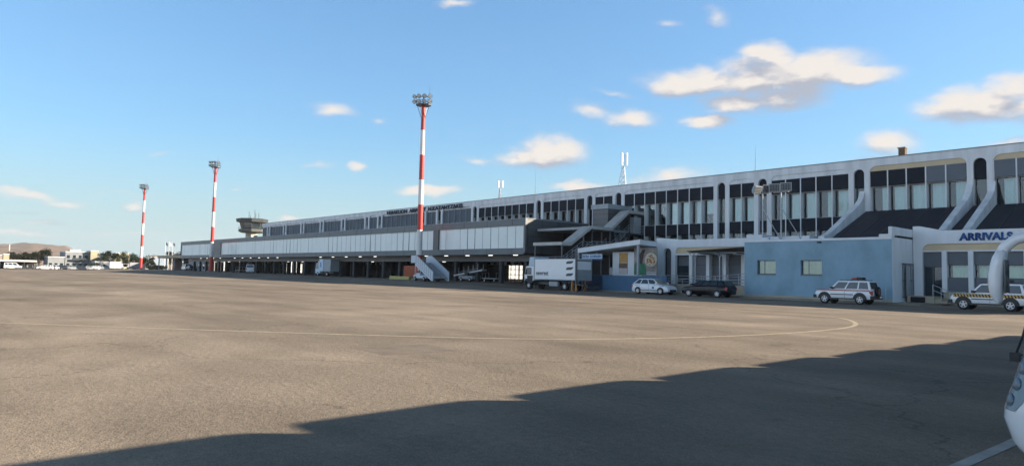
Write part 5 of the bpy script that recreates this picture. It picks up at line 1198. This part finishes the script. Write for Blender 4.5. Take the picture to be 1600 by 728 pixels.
q = MB(); q.box(-226, -208.5, 66, 70, .3, 3.8); T2 = thing('service_block', 'pale low service block against the far end of the pier', 'building', (-217, 68, .5)); q.obj('wall', M_hw, T2)
q = MB(); q.box(-226.1, -208.4, 65.9, 70, 3.8, 4.0); q.obj('roof', M_conc, T2)
for k in range(4): q = MB(); q.box(-224+4*k, -222.6+4*k, 65.95, 66, 1.2, 2.6); q.obj('window', M_cglass, T2)
# flagpoles and a small mast
for k, (y, fl, lab) in enumerate(((69.0, M_navy, 'left flagpole of three near the far canopy'), (70.2, M_red, 'middle flagpole of three near the far canopy'), (71.4, M_navy, 'right flagpole of three near the far canopy'))):
    T = thing('flagpole', lab, 'flagpole', (-264, y, 0), 0, 'flagpoles by the far canopy'); q = MB(); q.tube((-264, y, 0), (-264, y, 10.8), .09, .06, n=6); q.obj('pole', M_polew, T)
    q = MB(); q.add([(-264, y, 10.7), (-263.9, y+.5, 10.3), (-264.1, y+.9, 9.8), (-264.1, y+.8, 8.9), (-263.9, y+.4, 9.3), (-264, y, 9.7)], [(0, 1, 4, 5), (1, 2, 3, 4)]); q.obj('flag', mat('flag_dark', (.03, .05, .09), .7, .1, 2) if fl is M_navy else mat('flag_pale', (.5, .5, .55), .7, .1, 2), T)
T = thing('marker_mast', 'thin red and white mast standing before the brown hill, far left', 'mast', (-300, 27, 0))
for k in range(4): q = MB(); q.tube((-300, 27, 2.1*k), (-300, 27, 2.1*k+2.1), .16, n=6); q.obj('band', M_red if k < 3 and k % 2 == 0 else M_polew, T)
def tree(x, y, hgt, wid, label, m, z0=0, group='trees in the far background'):
    T = thing('tree', label, 'tree', (x, y, z0), 0, group); rnd = random.Random(int(x*7+y*13))
    q = MB(); th_ = hgt*.35; q.tube((x, y, z0), (x+.1, y+.1, z0+th_), .2*wid/4, .13*wid/4, n=6)
    limbs = []
    for k in range(4):
        a = 2*pi*k/4+rnd.random(); e = (x+wid*.25*cos(a), y+wid*.25*sin(a), z0+hgt*rnd.uniform(.55, .8)); q.tube((x+.1, y+.1, z0+th_*.9), e, .1*wid/4, .04, n=4); limbs.append(e)
    q.obj('trunk', M_trunk, T)
    q = MB(); cl = []
    for k in range(11):
        a = rnd.uniform(0, 2*pi); r = wid*.36*sqrt(rnd.random()); zz = rnd.uniform(.38, .86)
        cl.append((x+r*cos(a), y+r*sin(a), z0+hgt*zz*(1-.12*(r/wid)), wid*rnd.uniform(.16, .28)))
    for cx_, cy_, cz_, cr in cl:
        for k in range(85):
            v = Vector((rnd.gauss(0, 1), rnd.gauss(0, 1), rnd.gauss(0, 1))).normalized()*cr*(rnd.random()**.4); v.z *= .75
            p = Vector((cx_, cy_, cz_))+v; s = rnd.uniform(.09, .20)*max(1, wid/4)
            a = Vector((rnd.gauss(0, 1), rnd.gauss(0, 1), rnd.gauss(0, 1))).normalized()*s; b = a.orthogonal().normalized()*s*.8
            q.quad(p-a, p-b, p+a, p+b)
    q.obj('crown', m, T); return T
trs = [(17, 4.9, 4, 0), (24, 4.6, 3, 1), (30, 5.0, 4, 0), (37, 5.2, 4.2, 1), (44, 4.9, 4, 0), (52, 5.2, 4.4, 1), (60, 5.4, 4.2, 0), (68, 6.3, 4.2, 1), (75, 6.1, 4, 0)]
labs = ['dark bush of a tree at the left edge below the hill', 'small dark tree right of the thin red and white mast', 'third dark tree from the left below the hill', 'fourth dark tree from the left below the hill', 'round dark tree in the middle of the row below the hill', 'sixth dark tree from the left below the hill', 'seventh dark tree from the left below the hill', 'tallest dark tree of the row left of the white houses', 'last dark tree of the row, touching the white houses']
PX = {17: 24.2, 20: 24.7, 24: 25.4, 30: 26.4, 34: 27.0, 37: 27.5, 43: 28.5, 44: 28.7, 52: 30.0, 60: 31.4, 68: 32.7, 70: 33.1, 75: 33.9, 88: 36.2, 100: 38.3, 113: 40.6, 128: 43.3, 144: 46.2, 150: 47.3, 154: 48.1, 162: 49.6, 165: 50.1, 171: 51.3, 179: 52.8, 184: 53.8, 186: 54.2, 193: 55.5, 196: 56.1, 201: 57.1, 206: 58.1, 209: 58.7, 216: 60.1, 226: 62.1, 235: 63.9, 240: 64.9, 248: 66.6, 256: 68.3, 270: 71.2, 279: 73.2}
for (px, hh, w, k), l in zip(trs, labs): tree(-300, PX[px]*300/262, hh*1.3, w*1.15, l, M_leaf2)
for px, hh, w, mm, l in ((162, 6.6, 4.4, M_leaf2, 'dark hip-shaped tree behind the long white shed, left one'), (171, 6.8, 4.6, M_leaf2, 'dark hip-shaped tree behind the long white shed, middle one'), (179, 6.3, 4, M_leaf2, 'dark tree right behind the long white shed, right one'),
    (193, 6.6, 3.8, M_leaf, 'reddish green tree left of the farthest mast'), (201, 6.2, 3.8, M_leaf, 'green tree second left of the farthest mast'), (209, 6.0, 3.8, M_leaf, 'yellowish green tree directly left of the farthest mast'), (226, 5.9, 3.6, M_leaf, 'green tree directly right of the farthest mast'), (235, 5.2, 3.6, M_leaf2, 'low dark tree two right of the farthest mast'),
    (270, 8.4, 5, M_leaf2, 'dark tree crown rising behind the cream canopy, left one'), (279, 8.2, 5, M_leaf, 'dark tree crown rising behind the cream canopy, right one')):
    X = -282 if px < 190 else (-270 if px < 250 else -310)
    tree(X, PX[px]*(-X)/262, hh*1.12, w*1.1, l, mm)
for k, px in enumerate((150, 186, 216, 240, 248, 256)):
    T = tree(-264, PX[px], 2.4, 3.4, ['low shrub before the cream building', 'low shrub behind the purple white van', 'low shrub at the foot of the farthest mast', 'low dark shrub first before the blue grey building', 'low dark shrub second before the blue grey building', 'low dark shrub third before the blue grey building'][k], M_leaf2, group='shrubs along the far car park'); T.name = 'shrub'; T['category'] = 'shrub'
# vehicles in the far car park
M_sil = mat('silver_paint', (.40, .42, .44), .3, .05, 2, metal=.3); M_cdark = mat('dark_blue_paint', (.03, .035, .05), .3, .1, 2)
fars = [(20, 'white_van', 'van', 'white van at the far left in front of the shelter', M_carw, van_st, vancab), (88, 'parked_car', 'car', 'white car left of the dark cars in the far car park', M_carw, hb_st, None), (100, 'parked_car', 'car', 'dark car below the low white house in the far car park', M_cdark, hb_st, None),
        (113, 'parked_car', 'car', 'silver car below the two storey block in the far car park', M_sil, hb_st, None), (128, 'parked_car', 'car', 'dark car below the right end of the two storey block', M_cdark, hb_st, None), (144, 'parked_car', 'car', 'silver car below the narrow cream building', M_sil, hb_st, None),
        (154, 'parked_car', 'car', 'white car in the far car park below the small cottage', M_carw, hb_st, None), (165, 'parked_car', 'car', 'silver car before the long white shed', M_sil, hb_st, None)]
hbc = (-1.98, 1.15, -1.35, .25, .97, 1.49, .80, .60)
for px, nm, ct, lb, pt, stt, cb in fars:
    car(nm, lb, ct, -259, PX[px]*259/262, pi/2, 4.3, 1.8, stt, cb or hbc, pt, (-1.35, 1.35), .32, pill=(.28, .62), detail=False)
car('parked_car', 'white estate at the head of the far car park beside the shelter', 'car', -257, PX[70]*257/262, -pi/2, 4.5, 1.8, bw_st, (-2.2, 1.3, -1.85, .35, 1.0, 1.46, .83, .64), M_carw, (-1.42, 1.42), .32, pill=(.22, .5, .74), detail=False)
boxvan('minibus', 'white and purple minibus left of the yellow container, far left', -258, PX[184]*258/262, pi/2, 5.2, 2.6, mat('pale_purple_paint', (.45, .42, .52), .3, .05, 2), M_carw, cat='minibus', zb=.5)
T = thing('container', 'small yellow green container left of the farthest mast', 'container', (-257, PX[196]*257/262, 0)); yc = PX[196]*257/262
q = MB(); q.box(-259, -257, yc-.9, yc+.9, .15, 2.0); q.obj('body', mat('yellow_green_paint', (.5, .55, .16), .6, .1, 2), T); q = MB(); q.box(-256.98, -256.9, yc-.5, yc+.5, .3, 1.3); q.obj('door', mat('pale_yellow_paint', (.7, .7, .35), .6, .1, 2), T)
boxvan('box_truck', 'grey box truck directly left of the farthest mast', -258, PX[206]*258/262, -pi/2, 5.6, 2.5, M_sil, mat('grey_box', (.35, .35, .38), .5, .1, 1), zb=.6)
car('white_van', 'white van parked near the far end of the pier', 'van', -226, 65.3, pi, 4.7, 1.85, van_st, vancab, M_carw, (-1.45, 1.5), .33, pill=(.35, .65), detail=False)
car('parked_car', 'dark car parked beside the far end of the pier', 'car', -219, 64.5, pi, 4.3, 1.8, hb_st, hbc, M_cdark, (-1.35, 1.35), .32, pill=(.28, .62), detail=False)
for k, (px, l) in enumerate(((34, 'first pale baggage dolly left in the far row'), (43, 'second pale baggage dolly in the far row'), (52, 'third pale baggage dolly in the far row'))): dolly(-258, PX[px]*258/262, pi/2, l, 'pale dollies in the far row')

# ================================================================== thin air haze round the whole place
q = MB(); q.box(-3300, 1500, -2500, 3300, -1.2, 130)
hm = bpy.data.materials.new('haze_air'); hm.use_nodes = True; t = hm.node_tree; t.nodes.clear()
v = t.nodes.new('ShaderNodeVolumePrincipled'); v.inputs['Density'].default_value = .00008; v.inputs['Color'].default_value = (.8, .88, .97, 1); o = t.nodes.new('ShaderNodeOutputMaterial'); t.links.new(v.outputs[0], o.inputs['Volume'])
tag(q.obj('haze', hm), kind='stuff')
